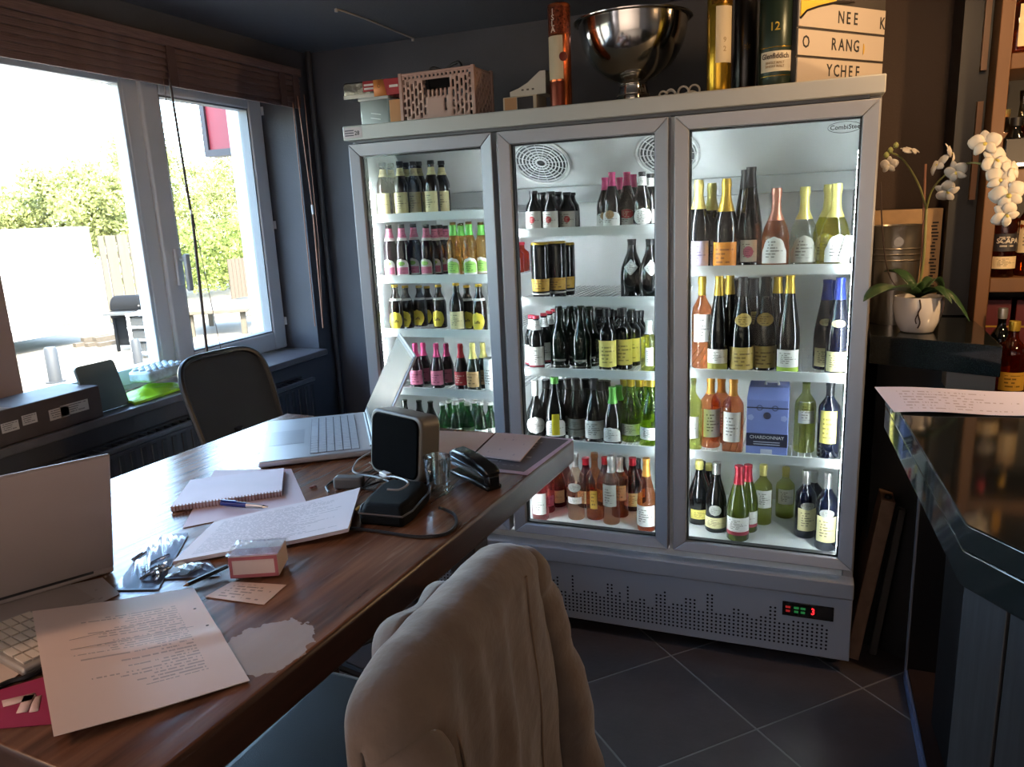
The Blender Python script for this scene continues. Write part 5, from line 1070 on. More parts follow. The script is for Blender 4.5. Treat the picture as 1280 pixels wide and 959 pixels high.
# ================================================================== THE HIGH TABLE
def wood_table():
    m = bpy.data.materials.new('worn dark table wood'); m.use_nodes = True; n = m.node_tree; b = n.nodes['Principled BSDF']
    tc = n.nodes.new('ShaderNodeTexCoord')
    def noise(scale, sc, det=5):
        mp = n.nodes.new('ShaderNodeMapping'); mp.inputs['Scale'].default_value = sc; n.links.new(tc.outputs['Object'], mp.inputs[0])
        t = n.nodes.new('ShaderNodeTexNoise'); t.inputs['Scale'].default_value = scale; t.inputs['Detail'].default_value = det; n.links.new(mp.outputs[0], t.inputs['Vector']); return t.outputs[0]
    def ramp(x, stops):
        r = n.nodes.new('ShaderNodeValToRGB'); n.links.new(x, r.inputs[0])
        while len(r.color_ramp.elements) < len(stops): r.color_ramp.elements.new(.5)
        for e, (p, c) in zip(r.color_ramp.elements, stops): e.position = p; e.color = hx(c)
        return r.outputs[0]
    def mix(f, a, c):
        x = n.nodes.new('ShaderNodeMix'); x.data_type = 'RGBA'; n.links.new(f, x.inputs[0])
        for i, v in ((6, a), (7, c)):
            if isinstance(v, str): x.inputs[i].default_value = hx(v)
            else: n.links.new(v, x.inputs[i])
        return x.outputs[2]
    grain = ramp(noise(5, (9, .7, 1), 7), [(.3, '#4d3326'), (.55, '#75513e'), (.75, '#8f664e')])
    # long pale scuffs along the grain
    sc = ramp(noise(16, (7, .55, 1), 8), [(.57, '#000000'), (.72, '#8a8a8a')]); zone = ramp(noise(2.2, (1, 1, 1), 2), [(.42, '#000000'), (.62, '#ffffff')])
    ml = n.nodes.new('ShaderNodeMath'); ml.operation = 'MULTIPLY'; n.links.new(sc, ml.inputs[0]); n.links.new(zone, ml.inputs[1])
    c = mix(ml.outputs[0], grain, '#a58d7c')
    # oval patch where the lacquer has turned white
    mp = n.nodes.new('ShaderNodeMapping'); mp.vector_type = 'POINT'; n.links.new(tc.outputs['Object'], mp.inputs[0])
    pc = P(332, 809); dx, dy = pc.x-.68, pc.y+1.515; a = radians(4); lx, ly = dx*cos(a)-dy*sin(a), dx*sin(a)+dy*cos(a)
    mp.inputs['Location'].default_value = (-lx, -ly, 0)
    no2 = n.nodes.new('ShaderNodeTexNoise'); no2.inputs['Scale'].default_value = 60; n.links.new(tc.outputs['Object'], no2.inputs['Vector'])
    sp = n.nodes.new('ShaderNodeSeparateXYZ'); n.links.new(mp.outputs[0], sp.inputs[0])
    def M(op, x, y):
        k = n.nodes.new('ShaderNodeMath'); k.operation = op
        for i, v in enumerate((x, y)):
            if isinstance(v, (int, float)): k.inputs[i].default_value = v
            else: n.links.new(v, k.inputs[i])
        return k.outputs[0]
    r2 = M('ADD', M('POWER', M('DIVIDE', sp.outputs[0], .058), 2), M('POWER', M('DIVIDE', sp.outputs[1], .068), 2))
    r2 = M('ADD', r2, M('MULTIPLY', M('SUBTRACT', no2.outputs[0], .5), 1.0))
    msk = M('MULTIPLY', M('LESS_THAN', r2, 1.0), .8)
    c = mix(msk, c, '#b9aca4')
    n.links.new(c, b.inputs['Base Color'])
    rr = n.nodes.new('ShaderNodeMapRange'); n.links.new(noise(7, (8, .8, 1), 5), rr.inputs[0]); rr.inputs[3].default_value = .13; rr.inputs[4].default_value = .30
    n.links.new(rr.outputs[0], b.inputs['Roughness']); b.inputs['Specular IOR Level'].default_value = .55; b.inputs['Coat Weight'].default_value = .08; b.inputs['Coat Roughness'].default_value = .22
    bp = n.nodes.new('ShaderNodeBump'); bp.inputs['Strength'].default_value = .12; bp.inputs['Distance'].default_value = .004; n.links.new(noise(9, (10, .7, 1), 6), bp.inputs['Height']); n.links.new(bp.outputs[0], b.inputs['Normal'])
    return m
ta = radians(-4.0)
tb = thing('high_table', 'dark worn wooden high table covered with papers and laptops', 'table', (.68, -1.515, 0), ta)
tw_ = wood_table()
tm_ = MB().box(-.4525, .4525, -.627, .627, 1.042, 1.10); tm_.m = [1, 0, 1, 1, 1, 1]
tm_.build('tabletop', [tw_, mat('shaded table edge', '#3a241a', .35, noise=.25, nscale=10, stretch=(1, 1, 8))], tb, bevel=.007, seg=3)  # side faces darker: the shade on the edge is put into the wood colour
dkw = mat('dark table frame', '#1f130e', .5, noise=.2)
ap = MB(); ap.box(-.29, .29, -.47, -.445, .985, 1.041); ap.box(-.29, .29, .445, .47, .985, 1.041); ap.box(-.29, -.265, -.445, .445, .985, 1.041); ap.box(.265, .29, -.445, .445, .985, 1.041)
ap.build('apron', dkw, tb, bevel=.003)
for a in (-.25, .25):
    for b in (-.43, .43): MB().box(a-.035, a+.035, b-.035, b+.035, 0, 1.041).build('leg', dkw, tb, bevel=.004)
MB().box(-.23, .23, -.02, .02, .22, .27).build('stretcher', dkw, tb); 
for a in (-.25, .25): MB().box(a-.02, a+.02, -.395, .395, .22, .27).build('stretcher', dkw, tb)

# ------------------------------------------------------------------ sheets of paper: quads read off the table plane
def sheet(name, label, cat, q, m, dz=.0008, th=.0006, lift=None, nu=10, nv=8, pname='sheet', group=None):
    pts = [P(*k, dz=dz+th) for k in q]; c = sum(pts, Vector())/4
    t = thing(name, label, cat, (c.x, c.y, 1.10+dz), 0, group); o = Vector((c.x, c.y, 1.10+dz))
    g = MB(); g.grid(lambda u, v: bil(pts, u, v)-o+Vector((0, 0, lift(u, v) if lift else 0)), nu, nv, thick=th); g.build(pname, m, t); return t
pw = '#cfc6c4'
pA = printmat('letter print', '#dac6be', '#8d8583', rows=42, fill=.56, words=46, margin=.17, flip=True, rag=.55)
# menu and sheets at the far right corner
t = sheet('menu_card', 'dark grey printed menu card with lilac border at the far table corner', 'menu', ((628, 541), (717, 549), (659, 594), (573, 584)), mat('lilac card', '#b9a3bd', .4))
pts = [P(*k, dz=.0016) for k in ((633, 543), (711, 550), (655, 590), (580, 581))]; o = Vector(t.location)
g = MB(); g.grid(lambda u, v: bil(pts, u, v)-o, 4, 4); g.build('dark_print', printmat('dark menu print', '#54505a', '#98949e', rows=11, fill=.5, words=16), t)
sheet('paper_sheet', 'lilac tinted blank sheet lying left of the folded sheet at the far end', 'paper', ((537, 538), (618, 541), (591, 567), (539, 567)), mat('pinkish paper', '#c9b3ae', .6), dz=.002)
sheet('paper_sheet', 'folded pinkish sheet lying partly over the dark menu card', 'paper', ((621, 541), (676, 545), (650, 576), (593, 568)), printmat('faint printed paper', '#c6b4b8', '#a394a4', rows=7, fill=.35, words=12), dz=.0045, th=.003)
# notebook, loose sheets, stapled pages, pen
sheet('paper_sheet', 'loose pink white sheet under the spiral notebook and the pen', 'paper', ((268, 588), (364, 586), (383, 628), (228, 660)), printmat('sheet under notebook', '#cbb8bf', '#b5a2ae', rows=6, fill=.3, words=10), dz=.001)
nb = sheet('spiral_notebook', 'closed pinkish spiral notebook lying by the far laptop', 'notebook', ((238, 600), (355, 585), (352, 614), (213, 634)), mat('pale pink cover', '#cdbcc6', .5, noise=.06, nscale=8), dz=.002, th=.010, pname='cover')
q_ = [P(*k, dz=.012)-Vector(nb.location) for k in ((352, 614), (213, 634))]
coil = mat('copper coil', '#8a5a48', .35, .8)
for k in range(34):
    c = q_[1].lerp(q_[0], (k+.5)/34); d = (q_[0]-q_[1]).normalized(); s_ = Vector((d.y, -d.x, 0))
    g = MB(); g.tube([c+s_*.004*cos(2*pi*i/8)+Vector((0, 0, -.005+.0075*sin(2*pi*i/8))) for i in range(8)], .0008, 4, closed=True); g.build('coil', coil, nb)
pg = sheet('stapled_pages', 'thick set of printed pages with curled corner beside the black pouch', 'papers', ((268, 652), (451, 616), (436, 668), (216, 702)), printmat('dense page print', '#cfc8cf', '#918b98', rows=34, fill=.56, words=60, margin=.08), dz=.002, th=.007, lift=lambda u, v: .012*max(0, u-.55)**1.5*3+.004*sin(3*u), nu=16, nv=8, pname='pages')
a_, b_ = P(277, 629, .012), P(335, 634, .010)
t = thing('ballpoint_pen', 'blue and silver ballpoint pen lying on the loose sheet', 'pen', a_); d = b_-a_
MB().cyl((0, 0, 0), d*.55, .0055, 12).build('barrel', mat('blue pen barrel', '#1d2f78', .25), t); MB().cyl(d*.55, d*.9, .0052, 12, 0, .004).build('grip', mat('silver pen grip', '#b5b8c0', .3, .6), t); MB().cyl(d*.9, d, .0035, 10, 0, .001).build('tip', steel, t)
MB().box(0, d.length*.33, -.0018, .0018, .006, .0075, 0, d.to_track_quat('X', 'Z').to_matrix().to_4x4()).build('clip', mat('blue pen barrel', ''), t)
# small white box in plastic, card
f0, f1, r1 = P(288, 727), P(350, 723), P(363, 700); dx = (f1-f0); wB = dx.length; ax = dx.normalized(); dB = .058
t = thing('small_box', 'small white box with red border in clear wrap on the table', 'box', (f0+f1)/2+Vector((0, 0, .0045)), atan2(ax.y, ax.x)); hB = .036
MB().box(-wB/2, wB/2, 0, dB, 0, hB).build('carton', mat('white pink card', '#cfc0be', .4), t, bevel=.002)
g = MB(); rb = mat('dusty red print', '#a8606a', .4)
for (x0, x1, z0, z1) in ((-wB/2+.001, wB/2-.001, .0005, .006), (-wB/2+.001, wB/2-.001, hB-.006, hB-.0005), (-wB/2+.001, -wB/2+.006, .006, hB-.006), (wB/2-.006, wB/2-.001, .006, hB-.006)): g.box(x0, x1, -.0006, 0, z0, z1)
g.build('red_border', rb, t); MB().box(-wB/2+.001, wB/2-.001, .002, .030, hB, hB+.0005).build('top_print', mat('pale rose print', '#b98a90', .4), t)
wrap = glassmat('clear plastic wrap', '#eef0f2', .08, .06)
g = MB(); g.grid(lambda u, v: ((u-.5)*(wB+.004), dB*(v-.02), hB+.0015+.003*abs(sin(9*u+4*v))), 12, 8); g.grid(lambda u, v: ((u-.5)*(wB+.006), dB+.002+.012*v, hB*(1-v)+.002), 8, 4); g.build('plastic_wrap', wrap, t)
sheet('business_card', 'tan and white card lying in front of the small white box', 'card', ((290, 727), (358, 731), (330, 756), (256, 746)), printmat('card print', '#c9a68e', '#6a5548', rows=7, fill=.5, words=14), dz=.001)
# plastic bags with small contents
film = glassmat('thin plastic film', '#dfe6ee', .10, .12, .10)
def bag(label, q, seed, h=.012):
    pts = [P(*k, dz=.002) for k in q]; c = sum(pts, Vector())/4; t = thing('plastic_bag', label, 'bag', (c.x, c.y, 1.1008)); o = Vector(t.location); r_ = random.Random(seed)
    ph = [(r_.uniform(9, 34), r_.uniform(9, 34), r_.uniform(0, 6)) for _ in range(6)]
    def f(u, v): return bil(pts, u, v)-o+Vector((0, 0, .0025+h*.5*sin(pi*u)*sin(pi*v)*(1+.5*sum(sin(a*u+b*v+p) for a, b, p in ph)/3)))
    g = MB(); g.grid(f, 26, 22); g.build('film', film, t, ang=80)
    g = MB(); g.grid(lambda u, v: bil(pts, u, v)-o, 4, 4); g.build('backing', mat('grey violet bag backing', '#77727e', .35), t); return t
t = bag('crumpled clear bag with silver foil left of the stapled pages', ((190, 672), (236, 667), (198, 737), (142, 738)), 4, .016)
o = Vector(t.location)
rnd = random.Random(2)
for k in range(7):
    g = MB(); a = P(172+rnd.uniform(-8, 22), 712+rnd.uniform(-12, 16), .004)-o; b = a+Vector((rnd.uniform(-.02, .02), rnd.uniform(.02, .05), .002)); g.tube(smoothpath([a, (a+b)/2+Vector((.006, 0, .004)), b], 4), .003, 6); g.build('foil_strip', mat('crinkled silver foil', '#d5dae2', .2, .9), t)
t = bag('small clear bag of coins beside the small white box', ((222, 706), (262, 702), (276, 720), (206, 724)), 9, .010); o = Vector(t.location)
for (px, py, cl) in ((226, 709, '#a8835c'), (238, 713, '#c9c6bf'), (246, 709, '#c9c6bf'), (232, 717, '#b9b4a8'), (218, 716, '#c9c6bf')):
    c = P(px, py, .003)-o; MB().lathe([(0, 0), (.009, 0), (.0095, .001), (.0095, .003), (.009, .004), (0, .004)], 14, 0, Matrix.Translation(c) @ Matrix.Rotation(.25, 4, 'X')).build('coin', mat('coin '+cl, cl, .35, .6), t)
a_, b_ = P(229, 733, .006), P(284, 708, .012); t = thing('pencil', 'black pencil leaning on the bag of coins', 'pencil', a_); d = b_-a_
MB().cyl(d*.1, d, .0035, 6).build('barrel', black_plastic, t); MB().cyl(d*.1, (0, 0, 0), .0035, 8, 0, .0005).build('point', mat('pale wood', '#b08a60', .6), t)
# black standing case (speaker like), pouch, adaptor, cables
b0, b1 = P(463, 592), P(526, 612); ax = (b1-b0).normalized(); t = thing('hard_case', 'black rounded square case with grey rim standing upright on the table', 'case', (b0+b1)/2+Vector((0, 0, .0075)), atan2(ax.y, ax.x))
wC = (b1-b0).length; hC = .142; TI = Matrix.Rotation(radians(-7), 4, 'X')
def rrect(w_, h_, r_, n=5):
    o = []
    for (cx_, cz_, a0) in ((w_/2-r_, h_-r_, 0), (-w_/2+r_, h_-r_, 90), (-w_/2+r_, r_, 180), (w_/2-r_, r_, 270)):
        for k in range(n+1): a = radians(a0+90*k/n); o.append((cx_+r_*cos(a), cz_+r_*sin(a)))
    return o
XZ = Matrix(((1, 0, 0, 0), (0, 0, 1, 0), (0, 1, 0, 0), (0, 0, 0, 1)))
MB().prism(rrect(wC, hC, .022), .0, .052, 0, TI @ XZ).build('case_rim', mat('grey brown case rim', '#5c574f', .45), t, bevel=.005, seg=3)
MB().prism([(x*.9, (z-hC/2)*.9+hC/2) for x, z in rrect(wC, hC, .022)], -.004, .002, 0, TI @ XZ).build('front_panel', mat('black mesh front', '#050506', .9, spec=.03, bump=.2, bscale=900), t, bevel=.003)
pf = [P(444, 656), P(509, 662), P(553, 632), P(484, 617)]; c = sum(pf, Vector())/4
t = thing('zip_pouch', 'black hexagonal zip pouch lying beside the stapled pages', 'pouch', (c.x, c.y, 1.101)); fab = mat('black pouch fabric', '#08090b', .8, spec=.12, bump=.3, bscale=700); o = Vector((c.x, c.y, 1.1))
qq = [p-o for p in pf]; ex = (qq[1]-qq[0]); ey = (qq[3]-qq[0])
def hexa(k): return [qq[0]+ex*a*1.0+ey*b for a, b in ((.10*k, 0), (1-.08*k, 0), (1, .22*k), (1, 1-.22*k), (1-.08*k, 1), (.10*k, 1), (0, 1-.22*k), (0, .22*k))]
lo, hi = hexa(1), hexa(1); cc = sum(hi, Vector())/8
vs = [p for p in lo]+[cc+(p-cc)*1.0+Vector((0, 0, .018)) for p in lo]+[cc+(p-cc)*.80+Vector((0, 0, .038)) for p in lo]
fs = [tuple(range(7, -1, -1)), tuple(range(16, 24))]+[(i+k, (i+1) % 8+k, (i+1) % 8+8+k, i+8+k) for k in (0, 8) for i in range(8)]
MB().add(vs, fs).build('pouch_body', fab, t, bevel=.006, seg=3)
g = MB(); g.tube([p*1.0+Vector((0, 0, .022)) for p in [cc+(p-cc)*1.005 for p in lo]], .0022, 6, closed=True); g.build('zip', mat('dark zip', '#23242a', .4), t)
MB().cyl(cc+(lo[7]-cc)*1.04+Vector((0, 0, .022)), cc+(lo[7]-cc)*1.18+Vector((0, 0, .016)), .003, 8).build('zip_pull', mat('brass pull', '#a88a4a', .3, .8), t)
a_, b_ = P(417, 613), P(452, 614); ax = (b_-a_).normalized()
t = thing('power_adaptor', 'small grey adaptor block lying among the cables', 'adaptor', (a_+b_)/2+Vector((0, 0, .001)), atan2(ax.y, ax.x)); L_ = (b_-a_).length
MB().box(-L_/2, L_/2, 0, .026, 0, .026).build('adaptor_body', mat('grey adaptor plastic', '#4a4b4d', .4), t, bevel=.005, seg=3)
MB().box(-L_/2-.001, -L_/2, .004, .022, .004, .022).build('end_plate', mat('light grey end', '#8d8e90', .4), t)
def cable(label, pts, r_, m, name='cable', zs=None):
    W_ = [P(px, py, dz) for px, py, dz in pts]; c = W_[0].copy(); t = thing(name, label, 'cable', c); g = MB(); g.tube(smoothpath([p-c for p in W_], 6), r_, 7); g.build('cord', m, t); return t
gc = mat('grey cable sheath', '#7b7a78', .4); bkc = mat('black cable sheath', '#141416', .4)
cable('black cable looping round the right of the zip pouch', [(436, 660, .004), (470, 664, .003), (520, 671, .003), (556, 668, .003), (570, 656, .003), (568, 644, .004), (556, 637, .006), (549, 635, .012)], .0032, bkc)
cable('grey cable loop left of the standing black case', [(463, 566, .02), (448, 575, .01), (441, 588, .004), (452, 592, .003), (470, 585, .004), (462, 578, .012)], .0022, gc)
cable('tangled black cable between adaptor and zip pouch', [(452, 610, .012), (470, 604, .006), (490, 597, .012), (478, 590, .006), (462, 598, .004), (455, 610, .003), (475, 612, .004), (495, 604, .008), (505, 596, .015)], .0022, bkc)
cable('thin black cable ending in small white plug', [(411, 615, .003), (408, 608, .003), (420, 600, .003), (445, 594, .004), (468, 596, .012), (486, 602, .02), (500, 612, .02)], .0022, bkc)
cable('grey cable crossing over the top of the zip pouch', [(470, 600, .018), (490, 596, .03), (510, 603, .046), (500, 612, .044), (484, 612, .044)], .0022, gc)
cable('grey cable arching behind the glass mug', [(536, 573, .02), (546, 566, .03), (555, 572, .03), (556, 590, .02)], .003, gc)
p_ = P(482, 596, .014); t = thing('white_plug', 'small white connector plug lying on the tangled cables', 'plug', p_); MB().box(-.014, .014, -.007, .007, 0, .01, 0, Matrix.Rotation(-.4, 4, 'Z')).build('plug_body', white_pvc, t, bevel=.002); MB().box(.014, .024, -.004, .004, .002, .007, 0, Matrix.Rotation(-.4, 4, 'Z')).build('contact', steel, t)
# glass mug
gm_ = glassmat('mug glass', '#f3f6f5', .16, .0)
c = P(549, 617); t = thing('glass_mug', 'small clear glass mug with handle beside the stapler', 'mug', c+Vector((0, 0, .001)), 0)
MB().lathe([(0, 0), (.020, 0), (.022, .004), (.026, .055), (.028, .078), (.0268, .0785), (.0245, .055), (.0205, .010), (0, .009)], 28).build('mug_body', gm_, t, ang=50)
hd = (P(526, 600)-P(549, 617)).normalized(); g = MB(); g.tube(smoothpath([hd*.026+Vector((0, 0, .066)), hd*.044+Vector((0, 0, .068)), hd*.05+Vector((0, 0, .05)), hd*.044+Vector((0, 0, .032)), hd*.025+Vector((0, 0, .03))]), .0042, 8); g.build('mug_handle', gm_, t)
# stapler
a_, b_ = P(570, 589), P(618, 613); ax = (b_-a_); Ls = ax.length; ax = ax.normalized()
t = thing('stapler', 'black and chrome desk stapler lying near the table corner', 'stapler', (a_+b_)/2+Vector((0, 0, .001)), atan2(ax.y, ax.x)); sb = mat('black stapler plastic', '#17191c', .2); ch = mat('chrome grey stapler', '#8d9298', .2, .8)
XZ2 = Matrix(((1, 0, 0, 0), (0, 0, 1, -.019), (0, 1, 0, 0), (0, 0, 0, 1)))
def xzp(poly, w0, w1, m, n, bv=.003): return MB().prism(poly, w0, w1, 0, Matrix.Translation((0, .0, 0)) @ XZ2).build(n, m, t, bevel=bv)
xzp([(-Ls*.5, 0), (Ls*.52, 0), (Ls*.52, .010), (Ls*.2, .012), (-Ls*.5, .007)], .0, .036, sb, 'base')
xzp([(-Ls*.48, .018), (Ls*.48, .020), (Ls*.48, .027), (-Ls*.48, .026)], .007, .030, ch, 'magazine', .0015)
xzp([(-Ls*.5, .028), (Ls*.50, .027), (Ls*.53, .038), (Ls*.42, .048), (0, .058), (-Ls*.38, .058), (-Ls*.5, .048)], .002, .035, sb, 'top_arm', .005)
xzp([(-Ls*.46, .030), (Ls*.44, .029), (Ls*.25, .037), (-Ls*.4, .042)], .0005, .003, ch, 'side_strip', .0008)
xzp([(Ls*.38, .005), (Ls*.52, .005), (Ls*.52, .030), (Ls*.38, .030)], .006, .031, sb, 'hinge', .002)
c = P(392, 612, .001); rnd = random.Random(8)
for k in range(2):
    o = MB().lathe([(0, 0), (.007-.002*k, .001), (.004, .004), (0, .005)], 6).build('wood_crumb', mat('red brown crumb', '#6b2c1c', .7), loc=c+Vector((rnd.uniform(-.012, .012), rnd.uniform(-.012, .012), 0)), rot=(0, 0, k)); tag(o, ['larger reddish brown crumb on the table beside the far laptop', 'smaller reddish brown crumb on the table beside the far laptop'][k], 'crumb', 'crumbs before the far laptop')

# ------------------------------------------------------------------ laptops
def laptop(label, origin, xdir, W_, D_, open_deg, Hs, body_m, lidb_m, scr_m, keys=True, ydir=None):
    xd = Vector(xdir); xd.z = 0; xd = xd.normalized()
    t = thing('laptop', label, 'laptop', origin, atan2(xd.y, xd.x))     # local x along the hinge, y from the user to the hinge, origin front left corner
    MB().box(0, W_, 0, D_, .003, .017).build('base', body_m, t, bevel=.004, seg=3)
    MB().box(.02, W_-.02, .02, D_-.02, 0, .003).build('feet', black_plastic, t)
    MB().box(W_*.33, W_*.67, D_*.06, D_*.38, .0168, .0173).build('touchpad', mat('laptop touchpad', '#9a9ca4', .3, .4), t)
    if keys:
        kd = MB().box(W_*.06, W_*.94, D_*.44, D_*.88, .0166, .0172).build('key_deck', mat('key deck grey', '#4e5056', .5, .1), t)
        g = MB(); nx, ny = 16, 6; kw, kh = W_*.88/nx, D_*.44/ny
        for i in range(nx):
            for j in range(ny):
                if j == 0 and 3 < i < 9 and i != 4: continue
                x1 = W_*.06+kw*(i+1)-.0012 if not (j == 0 and i == 4) else W_*.06+kw*9-.001
                g.box(W_*.06+kw*i+.0012, x1, D_*.44+kh*j+.0012, D_*.44+kh*(j+1)-.0012, .0172, .0186)
        stuff(g.build('keys', mat('silver grey keys', '#a5a7ae', .45, .2), kd))
    g = MB(); [g.box(-.0006, 0, D_*.35+.022*k, D_*.35+.012+.022*k, .007, .012) for k in range(5)]; g.build('ports', black_plastic, t)
    a = radians(180-open_deg); H_ = Matrix.Translation((0, D_-.004, .0145)) @ Matrix.Rotation(pi/2-a, 4, 'X') if False else Matrix.Translation((0, D_-.002, .017)) @ Matrix.Rotation(radians(open_deg-90), 4, 'X').inverted()
    lid = MB().box(0, W_, 0, .006, 0, Hs, 0, H_).build('lid', lidb_m, t, bevel=.0025)
    MB().box(.004, W_-.004, -.0012, 0, .012, Hs-.004, 0, H_).build('bezel', mat('dark bezel', '#26262a', .3), lid)
    MB().box(.010, W_-.010, -.0018, -.0012, .022, Hs-.012, 0, H_).build('screen', scr_m, lid)
    MB().cyl(Vector((.03, D_-.001, .0165)), Vector((W_-.03, D_-.001, .0165)), .006, 12).build('hinge', mat('dark hinge', '#2c2d30', .4), t)
    return t
alum = mat('silver laptop aluminium', '#aeb0b6', .35, .6)
fl_ = P(322, 580, .017); bl_ = P(336, 527, .017)
hf_ = P(455, 513, .017); Wl = .375
ux = (fl_-bl_).normalized()
# user sits on the window side: looking from user to hinge, x runs from far (bl) to near (fl)
yd = Vector((-ux.y, ux.x, 0)); Dl = .262
laptop('open silver laptop seen from its side at the far end of the table', Vector((bl_.x, bl_.y, 1.1005)), ux, Wl, Dl, 118, .245, alum, alum, mat('grey reflecting screen', '#4a463f', .25))
lb_ = P(142, 707, .015); la_ = P(0, 748, .015); uy = (la_-lb_).normalized()
# near laptop: only the back of its lid faces the camera; hinge from near right corner towards lower left
Wn, Dn = .36, .235; xdir = -uy                                  # local x towards the right corner
ydn = Vector((-xdir.y, xdir.x, 0))
# the lid back looks towards the camera side, so the keyboard lies on the other side of the hinge
side = 1 if ydn.dot(CAM-lb_) > 0 else -1
if side < 0: xdir = -xdir; ydn = -ydn
org = lb_-ydn*Dn if side > 0 else lb_-ydn*Dn
org = (lb_ - xdir*Wn - ydn*Dn) if side > 0 else (lb_ - ydn*Dn)
laptop('near laptop with only its plain grey lid back visible at left', Vector((org.x, org.y, 1.1005)), xdir, Wn, Dn, 122, .262, mat('warm silver laptop', '#aca29f', .40, .3), mat('warm silver laptop', ''), mat('grey reflecting screen', ''))
# papers, keyboard, pink card, letter at the near end
sheet('paper_sheet', 'grey printed sheet lying under the near laptop and the keyboard', 'paper', ((40, 742), (128, 722), (150, 742), (48, 792)), printmat('grey sheet print', '#a39a98', '#8a8280', rows=8, fill=.4, words=12), dz=.0012)
sheet('paper_sheet', 'pale sheet with bent corner behind the small keyboard', 'paper', ((-40, 770), (85, 728), (118, 748), (-30, 812)), mat('warm grey paper', '#9d938f', .6), dz=.003)
kq = [(38, 762), (110, 800), (28, 838), (-48, 794)]; kp_ = [P(*k, dz=.012) for k in kq]; c = sum(kp_, Vector())/4
t = thing('keyboard', 'small white and silver keyboard half under the big letter', 'keyboard', (c.x, c.y, 1.1055)); o = Vector((c.x, c.y, 1.1055))
lo = [p-o-Vector((0, 0, .012)) for p in kp_]; hi = [p-o for p in kp_]
MB().add([*lo, *hi], [(3, 2, 1, 0), (4, 5, 6, 7), (0, 1, 5, 4), (1, 2, 6, 5), (2, 3, 7, 6), (3, 0, 4, 7)]).build('keyboard_body', mat('silver keyboard case', '#a8a29a', .4, .4), t, bevel=.004, seg=3)
g = MB(); nI, nJ = 5, 6
for i in range(nI):
    for j in range(nJ):
        cs = [bil(hi, .06+(i+a)*.88/nI, .08+(j+b)*.86/nJ) for a, b in ((.08, .08), (.92, .08), (.92, .92), (.08, .92))]
        z_ = Vector((0, 0, .003)); g.add([*[p+Vector((0, 0, .0002)) for p in cs], *[p+z_ for p in cs]], [(4, 5, 6, 7), (0, 1, 5, 4), (1, 2, 6, 5), (2, 3, 7, 6), (3, 0, 4, 7)])
stuff(g.build('keys', mat('cream keys', '#cfc4b4', .5), t))
sheet('paper_sheet', 'small white slip lying in front of the keyboard corner', 'paper', ((-40, 815), (30, 838), (6, 856), (-40, 850)), mat('cream slip', '#cbb8a8', .6), dz=.001)
pc_ = sheet('pink_card', 'magenta printed card with white shapes at the near left table edge', 'card', ((-20, 868), (56, 846), (66, 905), (-16, 912)), mat('magenta card', '#a5345c', .45), dz=.001)
o = Vector(pc_.location)
for q in (((2, 876), (44, 866), (40, 875), (4, 884)), ((30, 870), (46, 868), (34, 890), (20, 892)), ((42, 872), (52, 869), (48, 889), (36, 891))):
    pts = [P(*k, dz=.0022)-o for k in q]; g = MB(); g.grid(lambda u, v: bil(pts, u, v), 2, 2); g.build('white_print', mat('pale pink print', '#d3b8b2', .5), pc_, solid=.0004)
cable('black cable running past the keyboard corner at the table edge', [(-20, 868, .004), (10, 853, .004), (34, 846, .004), (62, 832, .006)], .0035, bkc)
ltq = ((41, 768), (241, 730), (311, 843), (68, 925))
sheet('letter', 'large folded white letter lying at the near end of the table', 'paper', ltq, pA, dz=.010, th=.0012, lift=lambda u, v: .010*max(0, .5-u)+.006*sin(pi*v)*(1-u)-.008*u*(1-.3*v)+(.003*max(0, 1-abs(v-.45)*14)), nu=18, nv=24)
t = [o for o in bpy.data.objects if o.name == 'letter'][0]; o = Vector(t.location); pts = [P(*k, dz=.0125) for k in ltq]
for qa, qb in (((72, 804), (203, 774)), ((86, 813), (242, 783))):
    a_, b_ = P(*qa, .0185)-o, P(*qb, .0135)-o; s_ = Vector((b_.y-a_.y, a_.x-b_.x, 0)).normalized()*.0006
    MB().add([a_-s_, a_+s_, b_+s_, b_-s_], [(0, 1, 2, 3)]).build('print_line', mat('thin print line', '#7d7472', .7), t)
for (u, v) in ((.93, .73), (.945, .53)):
    c = bil(pts, u, v)-o+Vector((0, 0, -.003)); MB().lathe([(0, 0), (.0022, 0), (0, .0006)], 10, 0, Matrix.Translation(c)).build('punch_hole', mat('dark punch hole', '#2a2422', .8), t)

# ================================================================== CHAIRS
lea = mat('black chair leather', '#2a2f34', .45, spec=.5, bump=.10, bscale=420)
st = thing('bar_stool', 'black leather bar stool with padded back under the draped jacket', 'chair', (1.03, -1.73, 0), radians(-2))
def pad(x0, x1, y0, y1, z0, z1, name, mt, par, bv=.02):
    return MB().box(x0, x1, y0, y1, z0, z1).build(name, mt, par, bevel=bv, seg=4)
pad(-.235, .215, -.245, .245, .675, .755, 'seat', lea, st, .022)
g = MB(); g.tube([(-.228, -.238, .715), (.208, -.238, .715), (.208, .238, .715), (-.228, .238, .715)], .0035, 6, closed=True); g.build('piping', lea, st)
MB().box(.175, .220, -.235, .150, .74, 1.095, 0, Matrix.Translation((.2, 0, .75)) @ Matrix.Rotation(.06, 4, 'Y') @ Matrix.Translation((-.2, 0, -.75))).build('backrest', lea, st, bevel=.02, seg=4)
lg = mat('dark wood stool leg', '#1c1310', .4)
